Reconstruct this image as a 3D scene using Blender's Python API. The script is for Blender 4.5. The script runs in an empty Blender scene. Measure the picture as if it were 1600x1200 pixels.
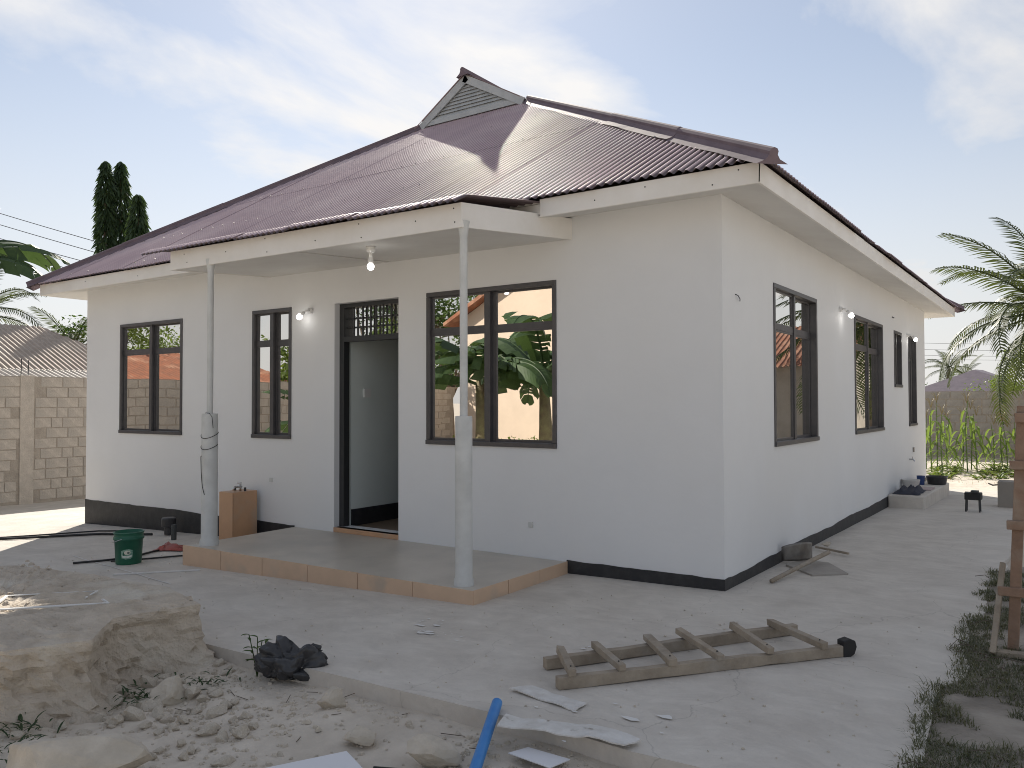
import bpy, bmesh, math, random
from mathutils import Vector, Matrix, noise
R = math.radians
rnd = random.Random(7)
sc = bpy.context.scene

# ------------------------------------------------------------------ camera
CAM = Vector((2.3116, -6.2716, 1.5)); YAW, PITCH, ROLL = 0.6075, 0.0224, 0.0025
cd = bpy.data.cameras.new('camera'); cam = bpy.data.objects.new('camera', cd)
sc.collection.objects.link(cam)
cam.location = CAM
cam.rotation_mode = 'QUATERNION'
cam.rotation_quaternion = (Matrix.Rotation(YAW, 3, 'Z') @ Matrix.Rotation(math.pi/2 + PITCH, 3, 'X') @ Matrix.Rotation(-ROLL, 3, 'Z')).to_quaternion()
cd.sensor_width = 36; cd.lens = 36 * 1268.4 / 1600
cd.clip_start = .05; cd.clip_end = 3000
sc.camera = cam

# ------------------------------------------------------------------ sun + sky
SUN_EL, SUN_AZ = R(33.9), R(43)          # azimuth measured from +Y towards -X
sdir = Vector((-math.sin(SUN_AZ)*math.cos(SUN_EL), math.cos(SUN_AZ)*math.cos(SUN_EL), math.sin(SUN_EL)))
sl = bpy.data.lights.new('sun', 'SUN'); sun = bpy.data.objects.new('sun', sl); sc.collection.objects.link(sun)
sl.energy = 5.0; sl.angle = R(.53); sl.color = (1, .93, .82)
sun.rotation_euler = sdir.to_track_quat('Z', 'Y').to_euler(); sun.location = (-20, 20, 25)

world = bpy.data.worlds.new('World'); sc.world = world; world.use_nodes = True
wn, wl = world.node_tree.nodes, world.node_tree.links; wn.clear()
def W(t, **k):
    n = wn.new(t)
    for a, b in k.items(): setattr(n, a, b)
    return n
out = W('ShaderNodeOutputWorld'); bg = W('ShaderNodeBackground'); bg.inputs[1].default_value = .078
sky = W('ShaderNodeTexSky', sky_type='NISHITA'); sky.sun_disc = False
sky.sun_elevation = SUN_EL; sky.sun_rotation = -SUN_AZ; sky.altitude = 50; sky.air_density = 1.0; sky.dust_density = 0.22; sky.ozone_density = 1.5
tc = W('ShaderNodeTexCoord'); sep = W('ShaderNodeSeparateXYZ'); wl.new(tc.outputs['Generated'], sep.inputs[0])
zz = W('ShaderNodeMath', operation='MAXIMUM'); wl.new(sep.outputs[2], zz.inputs[0]); zz.inputs[1].default_value = 0.0
za = W('ShaderNodeMath', operation='ADD'); wl.new(zz.outputs[0], za.inputs[0]); za.inputs[1].default_value = .16
dv = W('ShaderNodeVectorMath', operation='DIVIDE'); cb = W('ShaderNodeCombineXYZ')
for i in range(3): wl.new(za.outputs[0], cb.inputs[i])
wl.new(tc.outputs['Generated'], dv.inputs[0]); wl.new(cb.outputs[0], dv.inputs[1])
mp = W('ShaderNodeMapping'); mp.inputs['Location'].default_value = (1.2, 9.1, 2.0); mp.inputs['Rotation'].default_value = (0, 0, R(25)); mp.inputs['Scale'].default_value = (1.0, .62, 1.0)
wl.new(dv.outputs[0], mp.inputs[0])
nz = W('ShaderNodeTexNoise'); nz.inputs['Scale'].default_value = 1.35; nz.inputs['Detail'].default_value = 9; nz.inputs['Roughness'].default_value = .56; nz.inputs['Distortion'].default_value = .35
wl.new(mp.outputs[0], nz.inputs['Vector'])
cr = W('ShaderNodeValToRGB'); cr.color_ramp.elements[0].position = .43; cr.color_ramp.elements[1].position = .64
wl.new(nz.outputs[0], cr.inputs[0])
# clouds close to the sun scatter more light forward
dt = W('ShaderNodeVectorMath', operation='DOT_PRODUCT'); dt.inputs[1].default_value = sdir; wl.new(tc.outputs['Generated'], dt.inputs[0])
dm = W('ShaderNodeMath', operation='MAXIMUM'); wl.new(dt.outputs['Value'], dm.inputs[0]); dm.inputs[1].default_value = 0
pw = W('ShaderNodeMath', operation='POWER'); wl.new(dm.outputs[0], pw.inputs[0]); pw.inputs[1].default_value = 2.4
ml = W('ShaderNodeMath', operation='MULTIPLY_ADD'); wl.new(pw.outputs[0], ml.inputs[0]); ml.inputs[1].default_value = 2.6; ml.inputs[2].default_value = 6.5
cc = W('ShaderNodeCombineXYZ')
for i, k in enumerate((1.0, .985, .975)):
    m2 = W('ShaderNodeMath', operation='MULTIPLY'); m2.inputs[1].default_value = k; wl.new(ml.outputs[0], m2.inputs[0]); wl.new(m2.outputs[0], cc.inputs[i])
mx = W('ShaderNodeMix', data_type='RGBA'); hz = W('ShaderNodeMapRange', interpolation_type='SMOOTHSTEP'); hz.inputs[1].default_value = -.02; hz.inputs[2].default_value = .42; hz.inputs[3].default_value = .97; hz.inputs[4].default_value = 0.30; wl.new(sep.outputs[2], hz.inputs[0])
mk = W('ShaderNodeMath', operation='MAXIMUM'); wl.new(cr.outputs[0], mk.inputs[0]); wl.new(hz.outputs[0], mk.inputs[1])
wl.new(mk.outputs[0], mx.inputs[0]); wl.new(sky.outputs[0], mx.inputs[6]); wl.new(cc.outputs[0], mx.inputs[7])
wl.new(mx.outputs[2], bg.inputs[0]); wl.new(bg.outputs[0], out.inputs[0])

vs = sc.view_settings; vs.view_transform = 'Standard'; vs.look = 'None'; vs.exposure = 0.47; vs.gamma = 1
vs.use_curve_mapping = False
sc.render.film_transparent = False
sc.render.engine = 'CYCLES'; sc.cycles.use_denoising = True; sc.cycles.denoising_prefilter = 'NONE'; sc.cycles.denoising_input_passes = 'RGB_ALBEDO_NORMAL'; sc.cycles.filter_width = 1.0

# ------------------------------------------------------------------ materials
MATS = {}
def mat(name, col, col2=None, rough=.8, scale=6, detail=6, bump=0., bscale=40, metal=0, spec=.5, mixlo=.35, mixhi=.65, col3=None, s3=1.2, coat=0, stretch=None, subsurf=0, lo3=.52, hi3=.7):
    if name in MATS: return MATS[name]
    m = bpy.data.materials.new(name); m.use_nodes = True; MATS[name] = m
    n, l = m.node_tree.nodes, m.node_tree.links; b = n['Principled BSDF']
    b.inputs['Roughness'].default_value = rough; b.inputs['Metallic'].default_value = metal; b.inputs['Specular IOR Level'].default_value = spec
    if coat: b.inputs['Coat Weight'].default_value = coat; b.inputs['Coat Roughness'].default_value = .12
    b.inputs['Base Color'].default_value = (*col, 1)
    t = n.new('ShaderNodeTexCoord'); src = t.outputs['Object']
    if stretch:
        mm = n.new('ShaderNodeMapping'); mm.inputs['Scale'].default_value = stretch; l.new(src, mm.inputs[0]); src = mm.outputs[0]
    if col2:
        z = n.new('ShaderNodeTexNoise'); z.inputs['Scale'].default_value = scale; z.inputs['Detail'].default_value = detail; z.inputs['Roughness'].default_value = .62
        l.new(src, z.inputs['Vector'])
        r = n.new('ShaderNodeValToRGB'); r.color_ramp.elements[0].position = mixlo; r.color_ramp.elements[1].position = mixhi
        r.color_ramp.elements[0].color = (*col, 1); r.color_ramp.elements[1].color = (*col2, 1); l.new(z.outputs[0], r.inputs[0])
        o = r.outputs[0]
        if col3:
            z3 = n.new('ShaderNodeTexNoise'); z3.inputs['Scale'].default_value = s3; z3.inputs['Detail'].default_value = 5; l.new(src, z3.inputs['Vector'])
            r3 = n.new('ShaderNodeValToRGB'); r3.color_ramp.elements[0].position = lo3; r3.color_ramp.elements[1].position = hi3; l.new(z3.outputs[0], r3.inputs[0])
            x = n.new('ShaderNodeMix'); x.data_type = 'RGBA'; l.new(r3.outputs[0], x.inputs[0]); l.new(o, x.inputs[6]); x.inputs[7].default_value = (*col3, 1); o = x.outputs[2]
        l.new(o, b.inputs['Base Color'])
    if bump:
        zb = n.new('ShaderNodeTexNoise'); zb.inputs['Scale'].default_value = bscale; zb.inputs['Detail'].default_value = 8; l.new(src, zb.inputs['Vector'])
        bp = n.new('ShaderNodeBump'); bp.inputs['Strength'].default_value = bump; bp.inputs['Distance'].default_value = .02
        l.new(zb.outputs[0], bp.inputs['Height']); l.new(bp.outputs[0], b.inputs['Normal'])
    return m
def leafmat(name, col, col2, trans=.35):
    if name in MATS: return MATS[name]
    m = mat(name, col, col2, rough=.5, scale=3.0, spec=.35)
    n, l = m.node_tree.nodes, m.node_tree.links; b = n['Principled BSDF']
    tr = n.new('ShaderNodeBsdfTranslucent'); tr.inputs[0].default_value = (col2[0]*1.6, col2[1]*1.6, col2[2]*.9, 1)
    mixs = n.new('ShaderNodeMixShader'); mixs.inputs[0].default_value = trans
    l.new(b.outputs[0], mixs.inputs[1]); l.new(tr.outputs[0], mixs.inputs[2]); l.new(mixs.outputs[0], n['Material Output'].inputs[0])
    return m

M_WALL = mat('wall_paint', (.765, .775, .785), (.72, .73, .74), rough=.62, scale=1.3, mixlo=.3, mixhi=.75, bump=.22, bscale=5, col3=(.735, .74, .74), s3=.5, lo3=.45, hi3=.62)
M_BOARD = mat('painted_board', (.82, .80, .77), (.76, .735, .69), rough=.55, scale=2.5, bump=.04, bscale=30)
M_SOFFIT = mat('soffit_board', (.74, .73, .70), (.68, .66, .63), rough=.7, scale=1.8)
M_PLINTH = mat('plinth_paint', (.022, .023, .026), (.05, .05, .052), rough=.55, scale=7, mixlo=.45, mixhi=.85, bump=.15, bscale=25)
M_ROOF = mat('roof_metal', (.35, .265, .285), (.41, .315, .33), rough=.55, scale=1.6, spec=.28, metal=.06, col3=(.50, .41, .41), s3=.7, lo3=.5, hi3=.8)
def crest_glint(m):
    # sun glint and shaded flanks put into the colour: pale crests, dark valleys
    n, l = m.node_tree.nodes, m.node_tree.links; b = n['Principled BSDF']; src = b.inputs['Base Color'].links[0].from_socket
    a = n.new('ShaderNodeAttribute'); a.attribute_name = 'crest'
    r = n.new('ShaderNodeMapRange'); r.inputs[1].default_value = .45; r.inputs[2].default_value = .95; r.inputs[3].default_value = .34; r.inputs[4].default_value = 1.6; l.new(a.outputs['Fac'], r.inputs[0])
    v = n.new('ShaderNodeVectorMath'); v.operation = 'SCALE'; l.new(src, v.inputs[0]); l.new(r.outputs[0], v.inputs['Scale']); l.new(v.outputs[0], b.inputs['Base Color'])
crest_glint(M_ROOF)
M_ROOFCAP = mat('roof_cap_metal', (.15, .115, .135), (.20, .155, .175), rough=.7, scale=4, spec=.2)
M_UNDER = mat('roof_underlay', (.05, .04, .035), rough=.9)
M_FRAME = mat('dark_aluminium', (.060, .058, .062), (.078, .074, .078), rough=.38, scale=10, spec=.6)
M_STEEL = mat('painted_steel', (.03, .032, .034), rough=.5)
M_INT = mat('interior_paint', (.72, .78, .76), (.68, .74, .72), rough=.7, scale=1.5)
M_SLAB = mat('porch_screed', (.57, .52, .45), (.49, .445, .385), rough=.38, scale=2.2, col3=(.45, .42, .37), s3=1.1, bump=.05, bscale=30)
M_TILE = mat('peach_tile', (.66, .47, .33), (.60, .43, .30), rough=.42, scale=5, col3=(.42, .37, .31), s3=2.2, lo3=.55, hi3=.75)
M_TILE2 = mat('peach_tile_clean', (.56, .33, .19), (.49, .29, .17), rough=.38, scale=5, col3=(.44, .33, .24), s3=2.0)
M_PIPE = mat('pale_column_paint', (.62, .63, .62), (.53, .54, .53), rough=.5, scale=6, bump=.05, bscale=25)
M_CONC = mat('cement_apron', (.64, .595, .535), (.55, .505, .45), rough=.9, scale=2.6, col3=(.66, .62, .56), s3=.8, bump=.35, bscale=22, lo3=.5, hi3=.72)
def crackify(m, scale=.55, w=.004, dark=.55):
    n, l = m.node_tree.nodes, m.node_tree.links; b = n['Principled BSDF']; src = b.inputs['Base Color'].links[0].from_socket
    t = n.new('ShaderNodeTexCoord'); nz_ = n.new('ShaderNodeTexNoise'); nz_.inputs['Scale'].default_value = 1.7; nz_.inputs['Detail'].default_value = 6
    l.new(t.outputs['Object'], nz_.inputs['Vector']); va = n.new('ShaderNodeVectorMath'); va.operation = 'MULTIPLY_ADD'; va.inputs[1].default_value = (.7, .7, 0)
    l.new(nz_.outputs['Color'], va.inputs[0]); l.new(t.outputs['Object'], va.inputs[2])
    v = n.new('ShaderNodeTexVoronoi'); v.feature = 'DISTANCE_TO_EDGE'; v.inputs['Scale'].default_value = scale; l.new(va.outputs[0], v.inputs['Vector'])
    lt = n.new('ShaderNodeMapRange'); lt.inputs[1].default_value = 0; lt.inputs[2].default_value = w; lt.inputs[3].default_value = dark; lt.inputs[4].default_value = 1; l.new(v.outputs['Distance'], lt.inputs[0])
    # broom / trowel drag: long fine streaks
    mp_ = n.new('ShaderNodeMapping'); mp_.inputs['Scale'].default_value = (1.6, 4.5, 1); mp_.inputs['Rotation'].default_value = (0, 0, .25); l.new(va.outputs[0], mp_.inputs[0])
    st = n.new('ShaderNodeTexNoise'); st.inputs['Scale'].default_value = 2.2; st.inputs['Detail'].default_value = 7; st.inputs['Roughness'].default_value = .7; l.new(mp_.outputs[0], st.inputs['Vector'])
    sm = n.new('ShaderNodeMapRange'); sm.inputs[1].default_value = .35; sm.inputs[2].default_value = .7; sm.inputs[3].default_value = .90; sm.inputs[4].default_value = 1.05; l.new(st.outputs[0], sm.inputs[0])
    mu = n.new('ShaderNodeMath'); mu.operation = 'MULTIPLY'; l.new(lt.outputs[0], mu.inputs[0]); l.new(sm.outputs[0], mu.inputs[1])
    vm = n.new('ShaderNodeVectorMath'); vm.operation = 'SCALE'; l.new(src, vm.inputs[0]); l.new(mu.outputs[0], vm.inputs['Scale']); l.new(vm.outputs[0], b.inputs['Base Color'])
crackify(M_CONC, .5, .0022, .78)
M_DIRT = mat('sandy_soil', (.64, .575, .49), (.53, .47, .395), rough=.95, scale=4.5, col3=(.64, .585, .50), s3=.5, bump=.6, bscale=16)
M_RUBBLE = mat('broken_concrete', (.58, .505, .415), (.45, .385, .31), rough=.95, scale=7, col3=(.60, .55, .47), s3=2.5, bump=.9, bscale=45)
M_STONE = mat('pale_stone', (.58, .52, .435), (.46, .405, .33), rough=.9, scale=9, col3=(.50, .45, .37), s3=4, bump=.35, bscale=35)
M_BLOCK = mat('cement_block', (.56, .50, .43), (.46, .41, .35), rough=.95, scale=5, col3=(.42, .385, .34), s3=.9, bump=.4, bscale=40)
M_MORTAR = mat('mortar', (.42, .37, .31), (.35, .305, .255), rough=.95, scale=8, bump=.5, bscale=30)
M_WOOD = mat('weathered_wood', (.38, .32, .25), (.26, .215, .165), rough=.85, scale=7, stretch=(1, 1, 1), bump=.3, bscale=40, col3=(.36, .32, .27), s3=6)
M_WOODR = mat('reddish_timber', (.31, .205, .145), (.23, .145, .10), rough=.8, scale=8, bump=.3, bscale=40, col3=(.33, .26, .20), s3=6)
M_BLACKP = mat('black_plastic', (.03, .03, .033), (.045, .045, .048), rough=.36, scale=12, bump=.25, bscale=9)
M_RUBBER = mat('black_rubber', (.015, .015, .016), rough=.6)
M_GREEN = mat('green_bucket_plastic', (.012, .105, .062), (.017, .13, .078), rough=.4, scale=6)
M_WHITE = mat('white_pvc', (.70, .69, .67), (.58, .56, .53), rough=.5, scale=14, col3=(.30, .27, .23), s3=11, lo3=.62, hi3=.7)
M_PAPER = mat('white_paper', (.75, .75, .77), rough=.7)
M_BLUE = mat('blue_pvc', (.03, .20, .56), (.05, .25, .60), rough=.4, scale=9)
M_RED = mat('red_plastic', (.40, .075, .06), (.34, .11, .09), rough=.5, scale=8, bump=.3, bscale=20)
M_RUST = mat('rusty_iron', (.30, .11, .055), (.20, .085, .05), rough=.8, scale=3, col3=(.40, .22, .14), s3=1.6, stretch=(1, 1, 1))
M_GALV = mat('old_galvanised', (.50, .41, .33), (.40, .32, .25), rough=.7, scale=4, col3=(.48, .41, .34), s3=1.4)
M_PEACH = mat('peach_plaster', (.66, .545, .435), (.60, .495, .395), rough=.8, scale=1.5)
M_GREYW = mat('grey_render', (.33, .30, .265), (.26, .235, .205), rough=.9, scale=1.4, col3=(.38, .35, .31), s3=.5)
M_BARK = mat('bark', (.16, .13, .10), (.10, .08, .06), rough=.95, scale=9, bump=.5, bscale=20)
M_WIRE = mat('black_wire', (.012, .012, .013), rough=.5)
M_METAL = mat('dull_steel_pan', (.26, .25, .235), (.16, .145, .13), rough=.45, metal=.7, scale=7)
M_CHROME = mat('tap_metal', (.5, .5, .5), rough=.25, metal=1)
M_LIME = mat('white_lime', (.72, .71, .69), rough=.8)
M_CLOTH = mat('dark_blue_cloth', (.018, .022, .04), (.03, .035, .055), rough=.8, scale=20)
M_LAMPH = mat('white_lampholder', (.75, .75, .74), rough=.35)
L_DARK = leafmat('foliage_dark', (.032, .058, .03), (.055, .09, .042), .25)
L_MID = leafmat('foliage_mid', (.04, .075, .02), (.07, .12, .03), .3)
L_LIGHT = leafmat('foliage_light', (.08, .13, .03), (.13, .18, .045), .35)
L_BAN = leafmat('banana_leaf', (.035, .065, .03), (.065, .11, .045), .22)
L_PALM = leafmat('palm_leaf', (.035, .055, .02), (.075, .095, .033), .25)
L_MAIZE = leafmat('maize_leaf', (.10, .17, .045), (.17, .24, .07), .35)
L_GRASS = leafmat('dry_grass', (.07, .085, .05), (.15, .15, .09), .25)

def glassmat():
    m = bpy.data.materials.new('mirror_window_glass'); m.use_nodes = True; n, l = m.node_tree.nodes, m.node_tree.links; n.clear()
    o = n.new('ShaderNodeOutputMaterial'); g = n.new('ShaderNodeBsdfGlossy'); g.inputs['Roughness'].default_value = .004; g.inputs[0].default_value = (.93, .91, .88, 1)
    d = n.new('ShaderNodeBsdfTransparent'); d.inputs[0].default_value = (.34, .36, .36, 1)
    mi = n.new('ShaderNodeMixShader'); mi.inputs[0].default_value = .92
    t = n.new('ShaderNodeTexCoord'); z = n.new('ShaderNodeTexNoise'); z.inputs['Scale'].default_value = 1.6; z.inputs['Detail'].default_value = 1
    b = n.new('ShaderNodeBump'); b.inputs['Strength'].default_value = .02; b.inputs['Distance'].default_value = .02
    l.new(t.outputs['Object'], z.inputs['Vector']); l.new(z.outputs[0], b.inputs['Height']); l.new(b.outputs[0], g.inputs['Normal'])
    l.new(d.outputs[0], mi.inputs[1]); l.new(g.outputs[0], mi.inputs[2]); l.new(mi.outputs[0], o.inputs[0]); return m
M_GLASS = glassmat()
def emat(name, col, s):
    m = bpy.data.materials.new(name); m.use_nodes = True; b = m.node_tree.nodes['Principled BSDF']
    b.inputs['Emission Color'].default_value = (*col, 1); b.inputs['Emission Strength'].default_value = s; b.inputs['Base Color'].default_value = (.8, .8, .8, 1); return m
M_BULB = emat('lit_bulb', (1, .97, .92), 9)

# ------------------------------------------------------------------ mesh helpers
def gz(x, y):
    x = max(min(x, 0), -16); yy = min(max(y, 0), 14)
    return .02*x - .0008*x*x - .009*yy
class MB:
    def __init__(s): s.v = []; s.f = []
    def add(s, vs, fs):
        k = len(s.v); s.v += [tuple(v) for v in vs]; s.f += [tuple(i+k for i in f) for f in fs]; return s
    def box(s, a, b):
        x0, y0, z0 = a; x1, y1, z1 = b
        return s.add([(x0,y0,z0),(x1,y0,z0),(x1,y1,z0),(x0,y1,z0),(x0,y0,z1),(x1,y0,z1),(x1,y1,z1),(x0,y1,z1)],
              [(0,3,2,1),(4,5,6,7),(0,1,5,4),(1,2,6,5),(2,3,7,6),(3,0,4,7)])
    def bar(s, p, q, w, h, up=(0,0,1), jit=0):
        p, q = Vector(p), Vector(q); d = (q-p).normalized(); u = Vector(up)
        r = d.cross(u)
        if r.length < 1e-4: r = d.cross(Vector((0,1,0)))
        r.normalize(); u = r.cross(d).normalized(); vs = []
        for c in (p, q):
            for a, b in ((-1,-1),(1,-1),(1,1),(-1,1)):
                vs.append(c + r*(a*w/2 + rnd.uniform(-jit, jit)) + u*(b*h/2 + rnd.uniform(-jit, jit)))
        return s.add(vs, [(3,2,1,0),(4,5,6,7),(0,1,5,4),(1,2,6,5),(2,3,7,6),(3,0,4,7)])
    def tube(s, pts, rad, n=8, cap=True):
        pts = [Vector(p) for p in pts]; rads = rad if isinstance(rad, (list, tuple)) else [rad]*len(pts)
        k = len(s.v); pu = None
        for i, p in enumerate(pts):
            d = (pts[min(i+1, len(pts)-1)] - pts[max(i-1, 0)]).normalized()
            if pu is None: pu = d.cross(Vector((0,0,1)) if abs(d.z) < .9 else Vector((1,0,0))).normalized()
            u = (pu - d*pu.dot(d)).normalized(); pu = u; w = d.cross(u)
            for j in range(n):
                a = 2*math.pi*j/n; s.v.append(tuple(p + (u*math.cos(a) + w*math.sin(a))*rads[i]))
        for i in range(len(pts)-1):
            for j in range(n):
                a, b = k+i*n+j, k+i*n+(j+1) % n; s.f.append((a, b, b+n, a+n))
        if cap:
            s.f.append(tuple(k+j for j in range(n))[::-1]); s.f.append(tuple(k+(len(pts)-1)*n+j for j in range(n)))
        return s
    def lathe(s, prof, c, n=24, axis=None):
        k = len(s.v); c = Vector(c)
        for r, z in prof:
            for j in range(n):
                a = 2*math.pi*j/n; s.v.append(tuple(c + Vector((r*math.cos(a), r*math.sin(a), z))))
        for i in range(len(prof)-1):
            for j in range(n):
                a, b = k+i*n+j, k+i*n+(j+1) % n; s.f.append((a, b, b+n, a+n))
        return s
    def prism(s, poly, z0, z1):
        n = len(poly); z0f = z0 if callable(z0) else (lambda x, y: z0); z1f = z1 if callable(z1) else (lambda x, y: z1)
        return s.add([(x, y, z0f(x, y)) for x, y in poly] + [(x, y, z1f(x, y)) for x, y in poly],
              [tuple(range(n))[::-1], tuple(range(n, 2*n))] + [(i, (i+1) % n, (i+1) % n+n, i+n) for i in range(n)])
    def build(s, name, m, parent=None, smooth=False, bev=0, **tags):
        me = bpy.data.meshes.new(name)
        if parent is not None:
            o0 = wloc(parent); s.v = [(a-o0.x, b-o0.y, c-o0.z) for a, b, c in s.v]
        me.from_pydata(s.v, [], s.f); me.update()
        for mm in (m if isinstance(m, (list, tuple)) else [m]): me.materials.append(mm)
        if smooth: me.shade_smooth()
        o = bpy.data.objects.new(name, me); sc.collection.objects.link(o)
        if parent is not None: o.parent = parent
        if bev:
            b = o.modifiers.new('bevel', 'BEVEL'); b.width = bev; b.segments = 2; b.limit_method = 'ANGLE'; b.angle_limit = R(40)
        tag(o, **tags); return o
def wloc(o):
    v = Vector(o.location)
    while o.parent is not None: o = o.parent; v = v + Vector(o.location)
    return v
def tag(o, label=None, cat=None, group=None, kind=None):
    if label: o['label'] = label
    if cat: o['category'] = cat
    if group: o['group'] = group
    if kind: o['kind'] = kind
    return o
def empty(name, loc, label, cat, group=None):
    o = bpy.data.objects.new(name, None); o.empty_display_size = .1; sc.collection.objects.link(o); o.location = loc
    return tag(o, label, cat, group)
def copy_tree(o, loc=None, rz=None, parent=None, scale=None):
    c = o.copy(); sc.collection.objects.link(c); c.parent = parent
    if loc is not None: c.location = loc
    if rz is not None: c.rotation_euler = (0, 0, rz)
    if scale is not None: c.scale = (scale,)*3 if not isinstance(scale, tuple) else scale
    for ch in list(o.children): copy_tree(ch, parent=c)
    return c
def fbm(x, y, z=0, o=4):
    return noise.fractal(Vector((x, y, z)), 1.0, 2.1, o)

# ================================================================== SETTING: ground
def frange(a, b, s):
    n = max(1, int(round((b-a)/s))); return [a+(b-a)*i/n for i in range(n)]
xs = [-900, -400, -200, -110, -70, -48, -36] + frange(-28, -16, 1.2) + frange(-16, -5, .5) + frange(-5, 2.8, .045) + frange(2.8, 8, .4) + [8, 10, 13, 18, 26, 40, 70, 120, 220, 450, 900]
ys = [-900, -400, -180, -90, -55, -36, -26] + frange(-20, -5.6, .9) + frange(-5.6, -2.95, .045) + frange(-2.95, 8, .5) + frange(8, 20, .2) + [20, 24, 30, 40, 60, 100, 200, 420, 900]
APR_Y = -3.08
def apr_right(y): return 1.74 + .07*fbm(y*1.3, 3.3) + .05*fbm(y*5, 8.1)
def ground_z(x, y):
    z = gz(x, y) - .075
    if -6 < x < 3.2 and -6 < y < APR_Y+.15:
        w = min(1, (APR_Y+.15-y)/.3)
        z += w*(.035*fbm(x*.9, y*.9) + .022*fbm(x*3.1, y*3.1, 2) + .009*fbm(x*11, y*11, 5) - .02)
    if x > 1.7 and y < 12: z += .05 + .03*fbm(x*1.5, y*1.5, 7)
    if 10.4 < y < 21 and -8 < x < 6: z += .05*max(0, fbm(x*.7, y*.7, 9)) + .015*fbm(x*4, y*4)
    return z
g = MB()
for y in ys:
    for x in xs: g.v.append((x, y, ground_z(x, y)))
nx = len(xs)
for j in range(len(ys)-1):
    for i in range(nx-1):
        k = j*nx+i; g.f.append((k, k+1, k+1+nx, k+nx))
g.build('ground', M_DIRT, smooth=True, kind='structure')

# concrete apron round the house, front edge broken and a little proud of the soil
ax = frange(-12.6, 1.0, .28) + [1.0]
ay = [APR_Y] + frange(APR_Y+.12, 10.45, .25) + [10.45]
ap = MB(); cols = 8
grid = []
for y in ay:
    row = []
    xr = apr_right(y)
    xx = ax + [1.0+(xr-1.0)*(i+1)/cols for i in range(cols)]
    for x in xx:
        yy = y + (.018*fbm(x*2.2, 1.1) + .012*fbm(x*9, 4) if y == APR_Y else 0)
        row.append(len(ap.v)); ap.v.append((x, yy, gz(x, yy) + .004*fbm(x*.8, yy*.8)))
    grid.append(row)
for j in range(len(grid)-1):
    for i in range(len(grid[0])-1):
        ap.f.append((grid[j][i], grid[j][i+1], grid[j+1][i+1], grid[j+1][i]))
ring = grid[0] + [r[-1] for r in grid[1:]] + grid[-1][::-1][1:] + [r[0] for r in grid[::-1]][1:-1]
low = []
for k in ring:
    x, y, z = ap.v[k]; low.append(len(ap.v)); ap.v.append((x, y-.006, z-.16))
for i in range(len(ring)):
    j = (i+1) % len(ring); ap.f.append((ring[i], low[i], low[j], ring[j]))
ap.build('pavement', M_CONC, kind='structure')

# ================================================================== HOUSE
Wd, Dp, Zs, Zp, Zt, Zb, OV, Zf = 9.717, 10.525, 3.165, .0886, 2.611, 1.079, .459, 3.083
house = empty('bungalow', (0, 0, 0), 'white plastered single storey bungalow with maroon corrugated hip roof and front porch', 'house')
TH = .2
def wall_side(mb, org, u, n, L, z0, z1, ops):
    """outer face through org along u; n points inwards"""
    org, u, n = Vector(org), Vector(u), Vector(n)
    us = sorted({0, L} | {o[0] for o in ops} | {o[1] for o in ops}); zs = sorted({z0, z1} | {o[2] for o in ops} | {o[3] for o in ops})
    P = lambda a, z, d: org + u*a + n*d + Vector((0, 0, z))
    for i in range(len(us)-1):
        for j in range(len(zs)-1):
            ca, cz = (us[i]+us[i+1])/2, (zs[j]+zs[j+1])/2
            if any(o[0] < ca < o[1] and o[2] < cz < o[3] for o in ops): continue
            mb.add([P(us[i], zs[j], 0), P(us[i+1], zs[j], 0), P(us[i+1], zs[j+1], 0), P(us[i], zs[j+1], 0)], [(0,1,2,3)])
            mb.add([P(us[i], zs[j], TH), P(us[i+1], zs[j], TH), P(us[i+1], zs[j+1], TH), P(us[i], zs[j+1], TH)], [(3,2,1,0)])
    for a0, a1, b0, b1 in ops:
        for (p, q) in (((a0,b0),(a1,b0)), ((a1,b0),(a1,b1)), ((a1,b1),(a0,b1)), ((a0,b1),(a0,b0))):
            mb.add([P(*p, 0), P(*q, 0), P(*q, TH), P(*p, TH)], [(0,1,2,3)])
DOOR = (-4.45, -3.49, .125, 2.60)
FW = [(-8.809, -7.313), (-5.874, -5.165), (-3.102, -1.5545)]
RW = [(1.326, 2.856, Zb, Zt), (4.685, 6.514, Zb, Zt), (7.42, 8.06, 1.72, Zt-.01), (8.705, 9.495, Zb, Zt)]
BW = [(1.5, 3.0), (6.2, 7.7)]; LW = [(1.6, 3.1), (6.6, 8.2)]  # unseen back and left openings, added to let daylight into the interior
wm = MB()
wall_side(wm, (-Wd, 0, 0), (1,0,0), (0,1,0), Wd, -.45, 3.28, [(a+Wd, b+Wd, Zb, Zt) for a, b in FW] + [(DOOR[0]+Wd, DOOR[1]+Wd, DOOR[2], DOOR[3])])
wall_side(wm, (0, 0, 0), (0,1,0), (-1,0,0), Dp, -.45, 3.28, RW)
wall_side(wm, (0, Dp, 0), (-1,0,0), (0,-1,0), Wd, -.45, 3.28, [(a, b, Zb, Zt) for a, b in BW])
wall_side(wm, (-Wd, Dp, 0), (0,-1,0), (1,0,0), Dp, -.45, 3.28, [(a, b, Zb, Zt) for a, b in LW])
wm.build('wall', M_WALL, house)

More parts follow.
